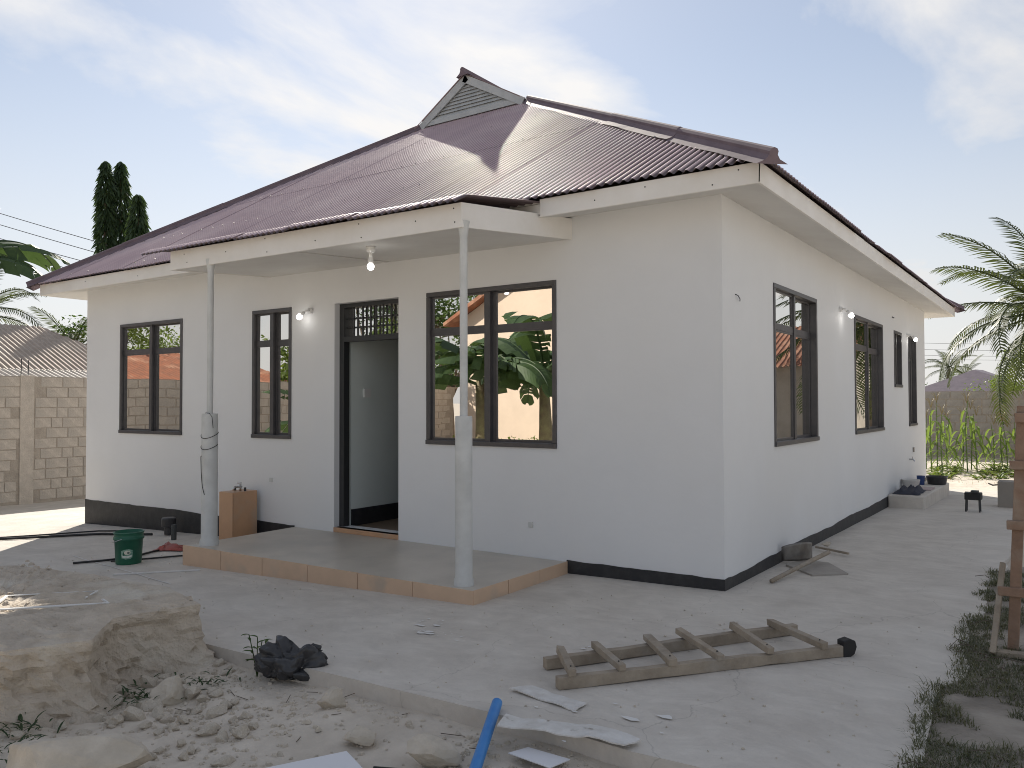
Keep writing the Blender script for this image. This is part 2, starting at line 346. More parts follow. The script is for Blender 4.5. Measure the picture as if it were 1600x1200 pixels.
# painted black plinth band with a hand-cut upper edge
def band(org, u, nrm, L, name, seg=.22, zt=Zp):
    mb = MB(); org, u, nrm = Vector(org), Vector(u), Vector(nrm); n = int(L/seg)
    for i in range(n+1):
        a = L*i/n; p = org + u*a + nrm*.006
        w = .020*fbm(a*.8+nrm.x*9, 2.2)+.009*fbm(a*4, 1.7)
        if i in (0, n): w = 0
        mb.v += [(p.x, p.y, -.42), (p.x, p.y, zt + w), (p.x-nrm.x*.02, p.y-nrm.y*.02, zt + w)]
    for i in range(n):
        k = 3*i; mb.f += [(k, k+3, k+4, k+1), (k+1, k+4, k+5, k+2)]
    mb.build(name, M_PLINTH, house)
band((-Wd-.006, 0, 0), (1,0,0), (0,-1,0), Wd-5.09, 'plinth', .09)
band((-1.455, 0, 0), (1,0,0), (0,-1,0), 1.461, 'plinth', .09)
band((0, -.006, 0), (0,1,0), (1,0,0), Dp+.012, 'plinth', .09)
band((-Wd, Dp, 0), (0,-1,0), (-1,0,0), Dp, 'plinth', .5)

# interior seen through the door
im = MB()
im.add([(-Wd+.21, .21, .11), (-.21, .21, .11), (-.21, Dp-.21, .11), (-Wd+.21, Dp-.21, .11)], [(0,1,2,3)])
im.build('interior_floor', mat('interior_floor', (.23, .17, .12), rough=.5), house)
im = MB(); im.add([(-Wd+.21, .21, 3.0), (-.21, .21, 3.0), (-.21, Dp-.21, 3.0), (-Wd+.21, Dp-.21, 3.0)], [(3,2,1,0)])
im.build('interior_ceiling', M_INT, house)
pw_ = MB().box((-4.55, .205, .112), (-4.405, 5.2, 2.998)).box((-4.40, 5.205, .112), (-.21, 5.32, 2.998)); pw_.build('partition_wall', M_INT, house)
MB().box((-4.404, .21, .113), (-4.39, 5.2, .30)).build('skirting', M_PLINTH, house)
MB().box((-4.404, .40, 1.56), (-4.385, .50, 1.66)).build('light_switch', M_LAMPH, house)

# windows -----------------------------------------------------------
def window(org, u, nrm, w, z0, z1, trans=.735, right=False):
    org, u, nrm = Vector(org), Vector(u), Vector(nrm); up = Vector((0, 0, 1))
    f = .044
    def bx(mb, a0, a1, b0, b1, d0, d1):   # d: depth measured outwards from the wall face
        c = [org + u*a + up*b + nrm*d for d in (d0, d1) for (a, b) in ((a0,b0),(a1,b0),(a1,b1),(a0,b1))]
        return mb.add(c, [(3,2,1,0),(4,5,6,7),(0,1,5,4),(1,2,6,5),(2,3,7,6),(3,0,4,7)])
    d0, d1 = -.11, .012
    fr = MB()
    bx(fr, 0, w, z0, z0+f, d0, d1+.012); bx(fr, 0, w, z1-f, z1, d0, d1)
    bx(fr, 0, f, z0+f, z1-f, d0, d1); bx(fr, w-f, w, z0+f, z1-f, d0, d1)
    win = fr.build('window', M_FRAME, house, bev=.004)
    mid = w*.5; mw = .042; tw = .019
    bx(MB(), mid-mw, mid+mw*.3, z0+f, z1-f, -.05, -.012).build('mullion', M_FRAME, win)
    bx(MB(), mid-mw*.3+.004, mid+mw, z0+f, z1-f, -.085, -.052).build('mullion', M_FRAME, win)
    zt = z0 + (z1-z0)*trans
    for (a0, a1, dep) in ((f, mid-mw, -.034), (mid+mw, w-f, -.068)):
        bx(MB(), a0, a1, zt-tw, zt+tw, dep-.014, dep+.014).build('transom', M_FRAME, win)
        st = .03
        for (b0, b1) in ((z0+f, zt-tw), (zt+tw, z1-f)):
            sash = MB(); bx(sash, a0, a1, b0, b0+st*.8, dep-.012, dep+.010); bx(sash, a0, a1, b1-st*.6, b1, dep-.012, dep+.010)
            bx(sash, a0, a0+st*.7, b0+st*.8, b1-st*.6, dep-.012, dep+.010); bx(sash, a1-st*.7, a1, b0+st*.8, b1-st*.6, dep-.012, dep+.010)
            sash.build('sash', M_FRAME, win)
            p = MB(); t = [rnd.uniform(-.0012, .0012) for _ in range(4)]
            c = [org + u*a + up*b + nrm*(dep + t[i]) for i, (a, b) in enumerate(((a0+st*.7,b0+st*.8),(a1-st*.7,b0+st*.8),(a1-st*.7,b1-st*.6),(a0+st*.7,b1-st*.6)))]
            p.add(c, [(0,1,2,3)]); p.build('pane', M_GLASS, win)
    return win
for a, b in FW: window((a, 0, 0), (1,0,0), (0,-1,0), b-a, Zb, Zt)
for (a, b, z0, z1) in RW: window((0, a, 0), (0,1,0), (1,0,0), b-a, z0, z1)

for a, b in BW: window((-a, Dp, 0), (-1,0,0), (0,1,0), b-a, Zb, Zt)  # back and left windows are out of view, added to brighten the rooms
for a, b in LW: window((-Wd, Dp-a, 0), (0,-1,0), (-1,0,0), b-a, Zb, Zt)

# door frame, transom grille, open leaf ------------------------------
x0, x1, z0, z1 = DOOR
df = MB(); df.box((x0, .075, z0), (x0+.07, .16, z1)).box((x1-.035, .075, z0), (x1, .16, z1)).box((x0+.07, .075, z1-.045), (x1-.035, .16, z1)).box((x0+.07, .075, 2.175), (x1-.035, .16, 2.235))
dfo = df.build('door_frame', M_STEEL, house, bev=.003)
gx0, gx1, gz0, gz1 = x0+.07, x1-.035, 2.235, z1-.045
def gbar(a, b): MB().bar(a, b, .016, .016, up=(0,1,0)).build('grille_bar', M_STEEL, dfo)
for t in (.14, .30, .44, .54, .66, .80): xg = gx0+(gx1-gx0)*t; gbar((xg, .115, gz0), (xg, .115, gz1))
for zg in (gz0+.10, gz0+.2): gbar((gx0, .131, zg), (gx1, .131, zg))
tp = MB(); tp.add([(gx0, .145, gz0), (gx1, .145, gz0), (gx1, .145, gz1), (gx0, .145, gz1)], [(0,1,2,3)]); tp.build('pane', M_GLASS, dfo)
# open leaf swung inwards against the right jamb
dl = MB().box((x1-.04, .165, z0+.012), (x1, 1.02, 2.17)); leaf = dl.build('door_leaf', M_STEEL, house, bev=.003)
MB().bar((x1-.04, .92, 1.15), (x1-.095, .92, 1.15), .02, .02).bar((x1-.09, .92, 1.15), (x1-.09, .80, 1.15), .018, .018).build('door_handle', M_CHROME, leaf)
MB().box((x0, -.012, .074), (x1, .075, .125)).build('threshold_tile', M_TILE2, house, bev=.004)

# porch slab, tiles, columns ----------------------------------------
PS = [(-5.06, -1.44), (-1.45, -1.38), (-1.45, -.001), (-5.10, -.001)]
sl_ = MB().prism(PS, -.35, lambda x, y: Zp-.016 + .002*y)
slab = sl_.build('porch_slab', M_SLAB, house, bev=.006)
def tiles_on(p, q, n, zt):
    p, q = Vector(p), Vector(q); d = (q-p)/n; nr = Vector((d.y, -d.x, 0)).normalized()
    for i in range(n):
        a = p + d*i + d.normalized()*.003; b = p + d*(i+1) - d.normalized()*.003; o0 = .001; o1 = .011 + rnd.uniform(-.0015, .0015)
        za = gz(a.x, a.y)-.05
        vs = [a+nr*o0, b+nr*o0, b+nr*o1, a+nr*o1]; t = zt + rnd.uniform(-.002, .002)
        m = MB().add([(v.x, v.y, za) for v in vs] + [(v.x, v.y, t) for v in vs], [(3,2,1,0),(4,5,6,7),(0,1,5,4),(1,2,6,5),(2,3,7,6),(3,0,4,7)])
        m.build('tile', M_TILE, slab)
tiles_on((-5.065, -1.44, 0), (-1.44, -1.38, 0), 6, Zp-.012)
tiles_on((-1.45, -1.39, 0), (-1.45, -.01, 0), 3, Zp-.012)
def column(x, y, ztop, rl):
    c = MB().lathe([(0, Zp-.03), (rl*1.2, Zp-.03), (rl*1.16, Zp+.02), (rl, Zp+.05), (rl*.99, .7), (rl, 1.37), (rl*.97, 1.392), (0, 1.394)], (x, y, 0), 28)
    col = c.build('column', M_PIPE, house, smooth=True); sm = col.modifiers.new('es', 'EDGE_SPLIT'); sm.split_angle = R(35)
    MB().lathe([(.031, 1.38), (.031, ztop-.09), (.036, ztop-.06), (.05, ztop+.03)], (x, y, 0), 20).build('column_pipe', M_PIPE, col, smooth=True)
    return col
column(-1.648, -1.242, 2.90, .068)
cl = column(-4.90, -1.262, 2.93, .080)
# binding wire wound round the left column
cxx, cyy = -4.90, -1.262
pts = []
for i in range(60):
    t = i/59; a = -2.6 + t*9.5; zz_ = 1.22 - .17*t + .055*math.sin(a*1.0); pts.append((cxx + .083*math.cos(a), cyy + .083*math.sin(a), zz_))
last = pts[-1]; pts += [(cxx-.03, cyy-.082, .96), (cxx-.02, cyy-.083, .8), (cxx+.0, cyy-.083, .66), (cxx+.03, cyy-.079, .58)]
MB().tube(pts, .0035, 5).build('binding_wire', M_WIRE, cl)
MB().tube([(cxx-.03, cyy-.03, 1.396), (cxx+.01, cyy-.055, 1.402), (cxx+.06, cyy-.05, 1.397), (cxx+.078, cyy-.03, 1.36), (cxx+.083, cyy-.02, 1.25)], .003, 5).build('binding_wire', M_WIRE, cl)

# fascia boards and soffits -----------------------------------------
FT = 3.238
def fascia(p, q, zb0, zt0, zb1, zt1, th=.024, name='fascia_board', par=house):
    p, q = Vector(p), Vector(q); d = (q-p).normalized(); nr = Vector((d.y, -d.x, 0))
    vs = []
    for c, a, b in ((p, zb0, zt0), (q, zb1, zt1)):
        for o, z in ((0, a), (-th, a), (-th, b), (0, b)): v = c + nr*o; vs.append((v.x, v.y, z))
    return MB().add(vs, [(0,1,2,3),(7,6,5,4),(0,4,5,1),(1,5,6,2),(2,6,7,3),(3,7,4,0)]).build(name, M_BOARD, par, bev=.003)
fascia((-Wd-OV, -OV, 0), (-5.05, -OV, 0), Zf, FT, Zf, FT)
fascia((-5.049, -OV+.012, 0), (-1.440, -OV+.022, 0), Zf+.03, FT-.01, Zf+.03, FT-.01)
fascia((-1.437, -OV, 0), (OV-.004, -OV, 0), Zf, FT-.002, Zf, FT)
fascia((OV, -OV-.004, 0), (OV, 3.05, 0), Zf-.002, FT, Zf, FT)
fascia((OV-.004, 3.054, 0), (OV-.002, 7.2, 0), Zf, FT, Zf, FT)
fascia((OV, 7.204, 0), (OV, Dp+OV, 0), Zf, FT, Zf, FT)
fascia((OV, Dp+OV, 0), (-Wd-OV, Dp+OV, 0), Zf, FT, Zf, FT)
fascia((-Wd-OV, Dp+OV, 0), (-Wd-OV, -OV+.001, 0), Zf, FT, Zf, FT)
def soff(poly):
    return MB().add(poly + [(a, b, c+.012) for a, b, c in poly], [(3,2,1,0),(4,5,6,7),(0,1,5,4),(1,2,6,5),(2,3,7,6),(3,0,4,7)]).build('soffit_panel', M_SOFFIT, house)
e = OV-.026; zi = Zf+.004
nS = 5
for i in range(nS):      # front
    a = -Wd + Wd*i/nS; b = -Wd + Wd*(i+1)/nS
    ao = a if i else -Wd-e; bo = b if i < nS-1 else e
    soff([(ao+.002, -e, zi), (bo-.002, -e, zi), (b-.002, .01, Zs), (a+.002, .01, Zs)])
    soff([(bo-.002, Dp+e, zi), (ao+.002, Dp+e, zi), (a+.002, Dp-.01, Zs), (b-.002, Dp-.01, Zs)])
for i in range(nS):      # right, left
    a = Dp*i/nS; b = Dp*(i+1)/nS; ao = a if i else -e; bo = b if i < nS-1 else Dp+e
    soff([(e, ao+.002, zi), (e, bo-.002, zi), (-.01, b-.002, Zs), (-.01, a+.002, Zs)])
    soff([(-Wd-e, bo-.002, zi), (-Wd-e, ao+.002, zi), (-Wd+.01, a+.002, Zs), (-Wd+.01, b-.002, Zs)])

# porch canopy --------------------------------------------------------
CY = -1.30; CXL, CXR, CXW = -5.55, -1.625, -1.385
fascia((CXL, CY, 0), (CXR, CY, 0), 2.905, 3.105, 2.872, 3.070)
fascia((CXR+.001, CY-.001, 0), (CXW, -.002, 0), 2.872, 3.070, 2.957, 3.150)
fascia((CXL, -.002, 0), (CXL, CY+.026, 0), 2.99, 3.16, 2.905, 3.105)
for (xa, xb, za, zb_) in ((CXL, -3.6, 2.912, 2.897), (-3.597, CXR, 2.897, 2.880)):
    xbw = xb if xb != CXR else CXW
    MB().add([(xa+.026, CY+.026, za), (xb-.02, CY+.026, zb_), (xbw-.026, -.003, zb_+.083), (xa+.026, -.003, za+.083),
              (xa+.026, CY+.026, za+.012), (xb-.02, CY+.026, zb_+.012), (xbw-.026, -.003, zb_+.095), (xa+.026, -.003, za+.095)],
             [(3,2,1,0),(4,5,6,7),(0,1,5,4),(1,2,6,5),(2,3,7,6),(3,0,4,7)]).build('canopy_ceiling', M_SOFFIT, house)

# roof ---------------------------------------------------------------
EV = OV + .045          # sheets overhang the fascia a little
ZE = 3.248
XE_R, XE_L, YE_F, YE_B = EV, -Wd-EV, -EV, Dp+EV
GY = 3.6; YB = 1.4; S1, S2 = .6535, .6535
def Zfront(y): return ZE + S1*(y-YE_F) if y < YB else ZE + S1*(YB-YE_F) + S2*(y-YB)
ZG = Zfront(GY); XR_G, XL_G = -4.24, -6.22
PR = (ZG-ZE)/(XE_R-XR_G); PL = (ZG-ZE)/(XL_G-XE_L)
XA = (PR*XE_R + PL*XE_L)/(PR+PL); ZA = ZE + PR*(XE_R-XA)
GYB = Dp-GY
def hipR(y): return XE_R - (Zfront(y)-ZE)/PR
def hipL(y): return XE_L + (Zfront(y)-ZE)/PL
ru = MB()     # dark timber/underlay just beneath the sheets
dz = -.05
ru.add([(XE_L+.1, YE_F+.06, ZE+dz), (XE_R-.1, YE_F+.06, ZE+dz), (hipR(YB), YB, Zfront(YB)+dz-.03), (XR_G, GY, ZG+dz), (XL_G, GY, ZG+dz), (hipL(YB), YB, Zfront(YB)+dz-.03)], [(0,1,2,5), (5,2,3,4)])
ru.add([(XE_R-.1, YE_F+.06, ZE+dz), (XE_R-.1, YE_B-.06, ZE+dz), (XR_G, GYB, ZG+dz), (XA, GYB, ZA+dz), (XA, GY, ZA+dz), (XR_G, GY, ZG+dz), (hipR(YB), YB, Zfront(YB)+dz-.03)], [(0,1,2,3,4,5,6)])
ru.add([(XE_L+.1, YE_B-.06, ZE+dz), (XE_L+.1, YE_F+.06, ZE+dz), (hipL(YB), YB, Zfront(YB)+dz-.03), (XL_G, GY, ZG+dz), (XA, GY, ZA+dz), (XA, GYB, ZA+dz), (XL_G, GYB, ZG+dz)], [(0,1,2,3,4,5,6)])
ru.add([(XE_R-.1, YE_B-.06, ZE+dz), (XE_L+.1, YE_B-.06, ZE+dz), (XL_G, GYB, ZG+dz), (XA, GYB, ZA+dz), (XR_G, GYB, ZG+dz)], [(0,1,2,3,4)])
roof = ru.build('roof', M_UNDER, house)
CP, CA = .078, .0135
SK = .25
def corr(name, colfun, s0, s1, nrm, m=M_ROOF, per=8, rows=4, par=roof, lift=0, jag=.012):
    """one corrugated sheet: colfun(s)-> (point(t) callable, t0, t1) or None"""
    mb = MB(); cr_v = []; n = max(1, int(round((s1-s0)/CP*per))); prev = None; nrm = Vector(nrm).normalized()
    for i in range(n+1):
        s = s0 + (s1-s0)*i/n; c = colfun(s)
        if c is None or c[2]-c[1] < .004: prev = None; continue
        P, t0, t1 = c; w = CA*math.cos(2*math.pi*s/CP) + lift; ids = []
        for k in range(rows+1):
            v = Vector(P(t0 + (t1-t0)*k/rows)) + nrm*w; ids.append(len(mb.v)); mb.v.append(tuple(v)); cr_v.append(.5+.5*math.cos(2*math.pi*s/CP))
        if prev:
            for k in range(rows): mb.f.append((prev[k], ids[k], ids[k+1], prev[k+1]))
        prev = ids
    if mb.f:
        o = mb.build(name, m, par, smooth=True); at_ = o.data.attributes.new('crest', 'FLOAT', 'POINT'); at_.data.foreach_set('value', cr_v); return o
nF = Vector((0, -.68, 1))
def frontcol(ya, yb, tilt):
    def fn(s):
        P = lambda y: (s + SK*(y-YE_F) + tilt*(y-YE_F), y, Zfront(y))
        lo, hi = ya, yb
        # clip with hips by bisection
        def inside(y): x = s + SK*(y-YE_F); return hipL(y)-.02 <= x <= hipR(y)+.02
        if not inside(lo): 
            if not inside(min(hi, lo+.02)): return None
        if not inside(hi):
            a, b = lo, hi
            for _ in range(18):
                mth = (a+b)/2
                if inside(mth): a = mth
                else: b = mth
            hi = a
        return P, lo, hi
    return fn
SW = CP*10
s = XE_L - .0; idx = 0
while s < XE_R + .001:
    s2 = min(s + SW, XE_R + .02); j = rnd.uniform(-.025, .02); l1 = rnd.uniform(0, .003)
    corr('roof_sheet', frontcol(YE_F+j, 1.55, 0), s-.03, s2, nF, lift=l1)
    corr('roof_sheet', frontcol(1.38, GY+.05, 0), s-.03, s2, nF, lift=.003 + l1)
    s = s2; idx += 1
nR = Vector((PR, 0, 1)); nL = Vector((-PL, 0, 1))
def fwd(y): return hipR(y) if y < GY-.16 else (hipR(Dp-y) if y > GYB+.16 else XA)
def fwdL(y): return hipL(y) if y < GY-.16 else (hipL(Dp-y) if y > GYB+.16 else XA)
def sidecol(right, j):
    def fn(y):
        if y <= YE_F or y >= YE_B: return None
        if right:
            xt = fwd(y); P = lambda t: (XE_R + j - t*(XE_R + j - xt), y, ZE + PR*(XE_R - (XE_R + j - t*(XE_R + j - xt))))
        else:
            xt = fwdL(y); P = lambda t: (XE_L - j + t*(xt - XE_L + j), y, ZE + PL*((XE_L - j + t*(xt - XE_L + j)) - XE_L))
        if (GY-.16 <= y < GY) or (GYB < y <= GYB+.16): t0 = .825
        else: t0 = 0
        return P, t0, 1
    return fn
y = YE_F
while y < YE_B - .01:
    y2 = min(y + SW, YE_B)
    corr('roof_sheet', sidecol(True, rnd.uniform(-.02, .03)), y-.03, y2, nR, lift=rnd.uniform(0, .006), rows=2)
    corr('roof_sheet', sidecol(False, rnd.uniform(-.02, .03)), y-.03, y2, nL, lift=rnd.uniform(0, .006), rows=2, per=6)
    y = y2
def backcol(sx):
    def fn(s):
        lo, hi = YE_F, GY
        ins = lambda yy: hipL(yy) <= s <= hipR(yy)
        a, b = lo, hi
        if not ins(hi):
            for _ in range(16):
                mth = (a+b)/2
                if ins(mth): a = mth
                else: b = mth
            hi = a
        return (lambda yy: (s, Dp-yy, Zfront(yy))), lo, hi
    return fn
s = XE_L
while s < XE_R - .01:
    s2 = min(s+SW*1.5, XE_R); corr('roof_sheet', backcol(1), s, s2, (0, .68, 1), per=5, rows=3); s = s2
# canopy sheets (low pitch)
s = CXL-.36; idx = 0
while s < CXR + .03:
    s2 = min(s+SW, CXR+.045); j = rnd.uniform(-.012, .012); l1 = (idx % 2)*.004
    def ccol(q, j=j):
        sp = (CXW-CXR)*max(0, min(1, (q-CXL)/(CXR-CXL)))*.62
        return (lambda t: (q + sp*t, CY-.11+j + (.965)*t, 3.140-(q-CXL)*.0085 + .11*t - max(0, .125-t)*.40)), 0, 1
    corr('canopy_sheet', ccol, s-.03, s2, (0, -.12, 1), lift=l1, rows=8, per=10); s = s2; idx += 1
# nail heads along the purlins
nh = MB()
for yq in (-.40, .45, 1.42, 2.4, 3.2):
    s = XE_L + CP
    while s < XE_R:
        x = s + SK*(yq-YE_F)
        if hipL(yq)+.12 < x < hipR(yq)-.12 and rnd.random() < .8:
            p = Vector((x, yq + rnd.uniform(-.015, .015), Zfront(yq) + CA + .006))
            nh.add([p+Vector((.011, 0, 0)), p+Vector((0, .011, .008)), p+Vector((-.011, 0, 0)), p+Vector((0, -.011, -.008)), p+Vector((0, -.006, .012))], [(0,1,4),(1,2,4),(2,3,4),(3,0,4)])
        s += CP*3
nh.build('roof_nails', mat('nail_zinc', (.30, .26, .26), rough=.5, metal=.4), roof, kind='stuff')
# ridge and hip caps
def cap(p, q, n1, n2, w=.135, rr=.036, segs=3, ext0=0, ext1=0):
    p, q = Vector(p), Vector(q); d = (q-p).normalized(); p = p - d*ext0; q = q + d*ext1
    n1, n2 = Vector(n1).normalized(), Vector(n2).normalized(); up = (n1+n2); up = (up - d*up.dot(d)).normalized(); r = d.cross(up).normalized()
    # flange directions lie in each roof plane
    f1 = n1.cross(d).normalized(); f1 = f1 if f1.dot(r) > 0 else -f1
    f2 = n2.cross(d).normalized(); f2 = f2 if f2.dot(r) < 0 else -f2
    if (r.dot(n1) < 0): f1, f2 = (n2.cross(d).normalized()), (n1.cross(d).normalized()); f1 = f1 if f1.dot(r) > 0 else -f1; f2 = f2 if f2.dot(r) < 0 else -f2
    L = (q-p).length
    for i in range(segs):
        a = p + d*(L*i/segs - (.06 if i else 0)); b = p + d*(L*(i+1)/segs); lift = .022 + .005*(i % 2); k = MB(); steps = 8
        for t in range(steps+1):
            c = a + (b-a)*t/steps + up*lift; wob = .012*fbm(c.x*2, c.y*2, c.z*2+i)
            prof = [c + f1*(w+.0) + up*(-.004+wob), c + f1*.06 - up*.0]
            for an in range(7):
                th = R(-25 + an*(230)/6); prof.append(c + up*(.024 + rr*math.sin(th)) + r*(rr*math.cos(th)))
            prof += [c + f2*.06, c + f2*w + up*(-.004-wob)]
            k.v += [tuple(v) for v in prof]
        m = len(prof)
        for t in range(steps):
            for e2 in range(m-1): k.f.append((t*m+e2, t*m+e2+1, (t+1)*m+e2+1, (t+1)*m+e2))
        k.f.append(tuple(range(m))); k.f.append(tuple(range(steps*m, steps*m+m))[::-1])
        k.build('ridge_cap', M_ROOFCAP, roof, smooth=False)
def hip3(fx, y): return (fx(y), y, Zfront(y))
cap(hip3(hipR, YE_F), hip3(hipR, YB), nR, nF, segs=2, ext0=.12)
cap(hip3(hipR, YB), hip3(hipR, GY), nR, nF, segs=1, ext1=.02)
cap(hip3(hipL, YE_F), hip3(hipL, YB), nL, nF, segs=2, ext0=.10)
cap(hip3(hipL, YB), hip3(hipL, GY), nL, nF, segs=1, ext1=.05)
cap((XA, GY-.16, ZA), (XA, GYB+.16, ZA), nR, nL, segs=3, ext0=.06, ext1=.06)
bk = lambda fx, yy: (fx(yy), Dp-yy, Zfront(yy))
cap(bk(hipR, YE_F), bk(hipR, GY), nR, (0, .68, 1), segs=2, ext0=.1)
cap(bk(hipL, YE_F), bk(hipL, GY), nL, (0, .68, 1), segs=2, ext0=.1)
# front gablet with boarded slats
M_GAB = mat('gable_boards', (.50, .52, .53), (.42, .44, .45), rough=.6, scale=6, bump=.1, bscale=30)
gp = MB().add([(XL_G, GY, ZG-.05), (XR_G, GY, ZG-.05), (XA, GY, ZA-.02), (XL_G, GY+.02, ZG-.05), (XR_G, GY+.02, ZG-.05), (XA, GY+.02, ZA-.02)], [(0,1,2),(5,4,3),(0,3,4,1),(1,4,5,2),(2,5,3,0)])
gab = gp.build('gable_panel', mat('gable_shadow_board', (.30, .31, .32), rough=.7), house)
gyo = GY-.125
def barge(p, q, w, nm='barge_board', dx=0):
    p, q = Vector(p), Vector(q); d = (q-p).normalized(); dn = Vector((d.z, 0, -d.x)); dn = dn if dn.z < 0 else -dn
    y0, y1 = gyo-.022, gyo
    vs = [(a.x, yy, a.z) for yy in (y0, y1) for a in (p, q, q+dn*w, p+dn*w)]
    MB().add(vs, [(0,1,2,3),(7,6,5,4),(0,4,5,1),(1,5,6,2),(2,6,7,3),(3,7,4,0)]).build(nm, M_GAB, gab)
barge((XL_G-.02, gyo, ZG+.0), (XA, gyo, ZA-.012), .115); barge((XA+.001, gyo, ZA-.012), (XR_G+.02, gyo, ZG+.0), .115)
MB().box((XL_G+.08, gyo-.010, ZG-.05), (XR_G-.08, gyo+.008, ZG+.028)).build('bottom_board', M_GAB, gab)
ns = 8; zlo, zhi = ZG+.032, ZA-.15
for i in range(ns):
    a = zlo + (zhi-zlo)*i/ns; b = zlo + (zhi-zlo)*(i+1)/ns
    fl = lambda z: (z-ZG)/(ZA-ZG)
    xl0, xr0 = XL_G+(XA-XL_G)*fl(a)+.02, XR_G+(XA-XR_G)*fl(a)-.02; xl1, xr1 = XL_G+(XA-XL_G)*fl(b)+.02, XR_G+(XA-XR_G)*fl(b)-.02
    ya, yb_ = gyo+.004, gyo+.034
    MB().add([(xl0, ya, a), (xr0, ya, a), (xr1, yb_, b+.004), (xl1, yb_, b+.004), (xl0, ya+.014, a), (xr0, ya+.014, a), (xr1, yb_+.014, b+.004), (xl1, yb_+.014, b+.004)],
             [(0,1,2,3),(7,6,5,4),(0,4,5,1),(1,5,6,2),(2,6,7,3),(3,7,4,0)]).build('slat', M_GAB, gab)
MB().add([(XL_G, GYB, ZG-.05), (XR_G, GYB, ZG-.05), (XA, GYB, ZA-.02)], [(0,1,2)]).build('rear_gable_panel', M_GAB, house)

# lamps ---------------------------------------------------------------
def wall_lamp(p, nrm, side):
    p, n, sd = Vector(p), Vector(nrm), Vector(side)
    b = MB(); b.tube([p - n*.005, p + n*.03], .032, 16); q = p + n*.03
    e1 = q + n*.05 + sd*.03 - Vector((0,0,.02)); b.tube([q, q+n*.03, e1], .012, 10)
    dd = (n*.55 + sd*.45 - Vector((0,0,.75))).normalized(); e2 = e1 + dd*.05; b.tube([e1, e2], [.017, .024], 14)
    lm = b.build('wall_lamp', M_LAMPH, house, smooth=True)
    bl = MB(); pts = [e2 + dd*t for t in (0, .012, .03, .048, .058)]; bl.tube(pts, [.026, .031, .031, .022, .008], 16); bl.build('bulb', M_BULB, lm, smooth=True)
wall_lamp((-4.83, 0, 2.545), (0,-1,0), (-1, 0, 0))
wall_lamp((0, 3.92, 2.60), (1,0,0), (0, 1, 0)); wall_lamp((0, 8.62, 2.60), (1,0,0), (0, 1, 0))
px, py = -2.905, -1.0; pz = 2.905
pl = MB(); pl.lathe([(0, pz+.01), (.042, pz+.01), (.042, pz-.035), (.028, pz-.05), (0, pz-.05)], (px, py, 0), 18); pl.tube([(px, py, pz-.04), (px, py, pz-.10)], .016, 10); pl.lathe([(.02, pz-.09), (.024, pz-.13), (0.02, pz-.15)], (px, py, 0), 14)
plo = pl.build('ceiling_lamp', M_LAMPH, house, smooth=True)
MB().lathe([(0.0, pz-.145), (.02, pz-.148), (.031, pz-.17), (.031, pz-.185), (.022, pz-.205), (0, pz-.212)], (px, py, 0), 16).build('bulb', M_BULB, plo, smooth=True)
# small fittings on the walls
for p, a in (((-5.52, -.012, .59), (.05, .014, .05)), ((-1.84, -.012, .37), (.05, .014, .05))):
    MB().box((p[0]-a[0]/2, p[1], p[2]-a[2]/2), (p[0]+a[0]/2, .002, p[2]+a[2]/2)).build('junction_box', M_PIPE, house, bev=.004)
MB().box((-.002, 9.04, .63), (.02, 9.12, .71)).build('junction_box', M_GREYW, house, bev=.004)
MB().tube([(0, 8.68, .53), (.06, 8.68, .53), (.085, 8.68, .50)], .013, 8).bar((.05, 8.68, .53), (.05, 8.68, .575), .012, .012).build('outside_tap', M_CHROME, house)
MB().tube([(0, .30, 2.39), (.02, .31, 2.38), (.02, .36, 2.355), (.012, .38, 2.34)], .004, 5).build('wire_end', M_WIRE, house)
MB().box((-.002, 7.28, 2.785), (.012, 7.42, 2.80)).build('wall_bracket', M_STEEL, house)

# nail heads and an open corner joint on the fascia boards
for x_, z_ in ((-5.3, 3.05), (-5.25, 2.96), (-4.6, 3.0), (-4.0, 3.06), (-3.97, 2.93), (-3.3, 2.96), (-2.75, 3.04), (-2.72, 2.92), (-2.1, 2.98), (-1.70, 3.03), (-1.69, 2.92)):
    MB().tube([(x_, CY-.0005, z_), (x_, CY-.0035, z_)], .006, 7).build('nail_head', M_STEEL, house)
for x_, z_ in ((-.9, 3.15), (-.45, 3.19), (.1, 3.12), (.3, 3.20), (-8.9, 3.18), (-7.6, 3.14), (-6.3, 3.19)):
    MB().tube([(x_, -OV-.0005, z_), (x_, -OV-.0035, z_)], .006, 7).build('nail_head', M_STEEL, house)
MB().add([(OV-.010, -OV-.0055, 3.088), (OV-.002, -OV-.0055, 3.088), (OV+.004, -OV-.0055, 3.232), (OV-.006, -OV-.0055, 3.232)], [(0,1,2,3)]).build('open_joint', M_RUBBER, house)

# ================================================================== FRONT YARD THINGS
def rock_mesh(seed, sx, sy, sz, sub=2, rough=.28):
    bm = bmesh.new(); bmesh.ops.create_icosphere(bm, subdivisions=sub, radius=1)
    r_ = random.Random(seed); off = Vector((seed*1.7, seed*.9, seed*.3))
    planes = [(Vector((r_.gauss(0, 1), r_.gauss(0, 1), r_.gauss(0, 1))).normalized(), r_.uniform(.42, .72)) for _ in range(12)]
    for v in bm.verts:
        p = v.co.copy()
        for n, d in planes:
            k = p.dot(n)
            if k > d: p -= n*(k-d)*.92
        p *= 1 + rough*noise.noise(p*1.3+off) + rough*.35*noise.noise(p*4+off)
        v.co = Vector((p.x*sx, p.y*sy, p.z*sz))
    me = bpy.data.meshes.new('stone'); bm.to_mesh(me); bm.free(); return me
def put(me, name, m, loc, rot=(0,0,0), **t):
    if not me.materials: me.materials.append(m)
    o = bpy.data.objects.new(name, me); sc.collection.objects.link(o); o.location = loc; o.rotation_euler = rot; return tag(o, **t)

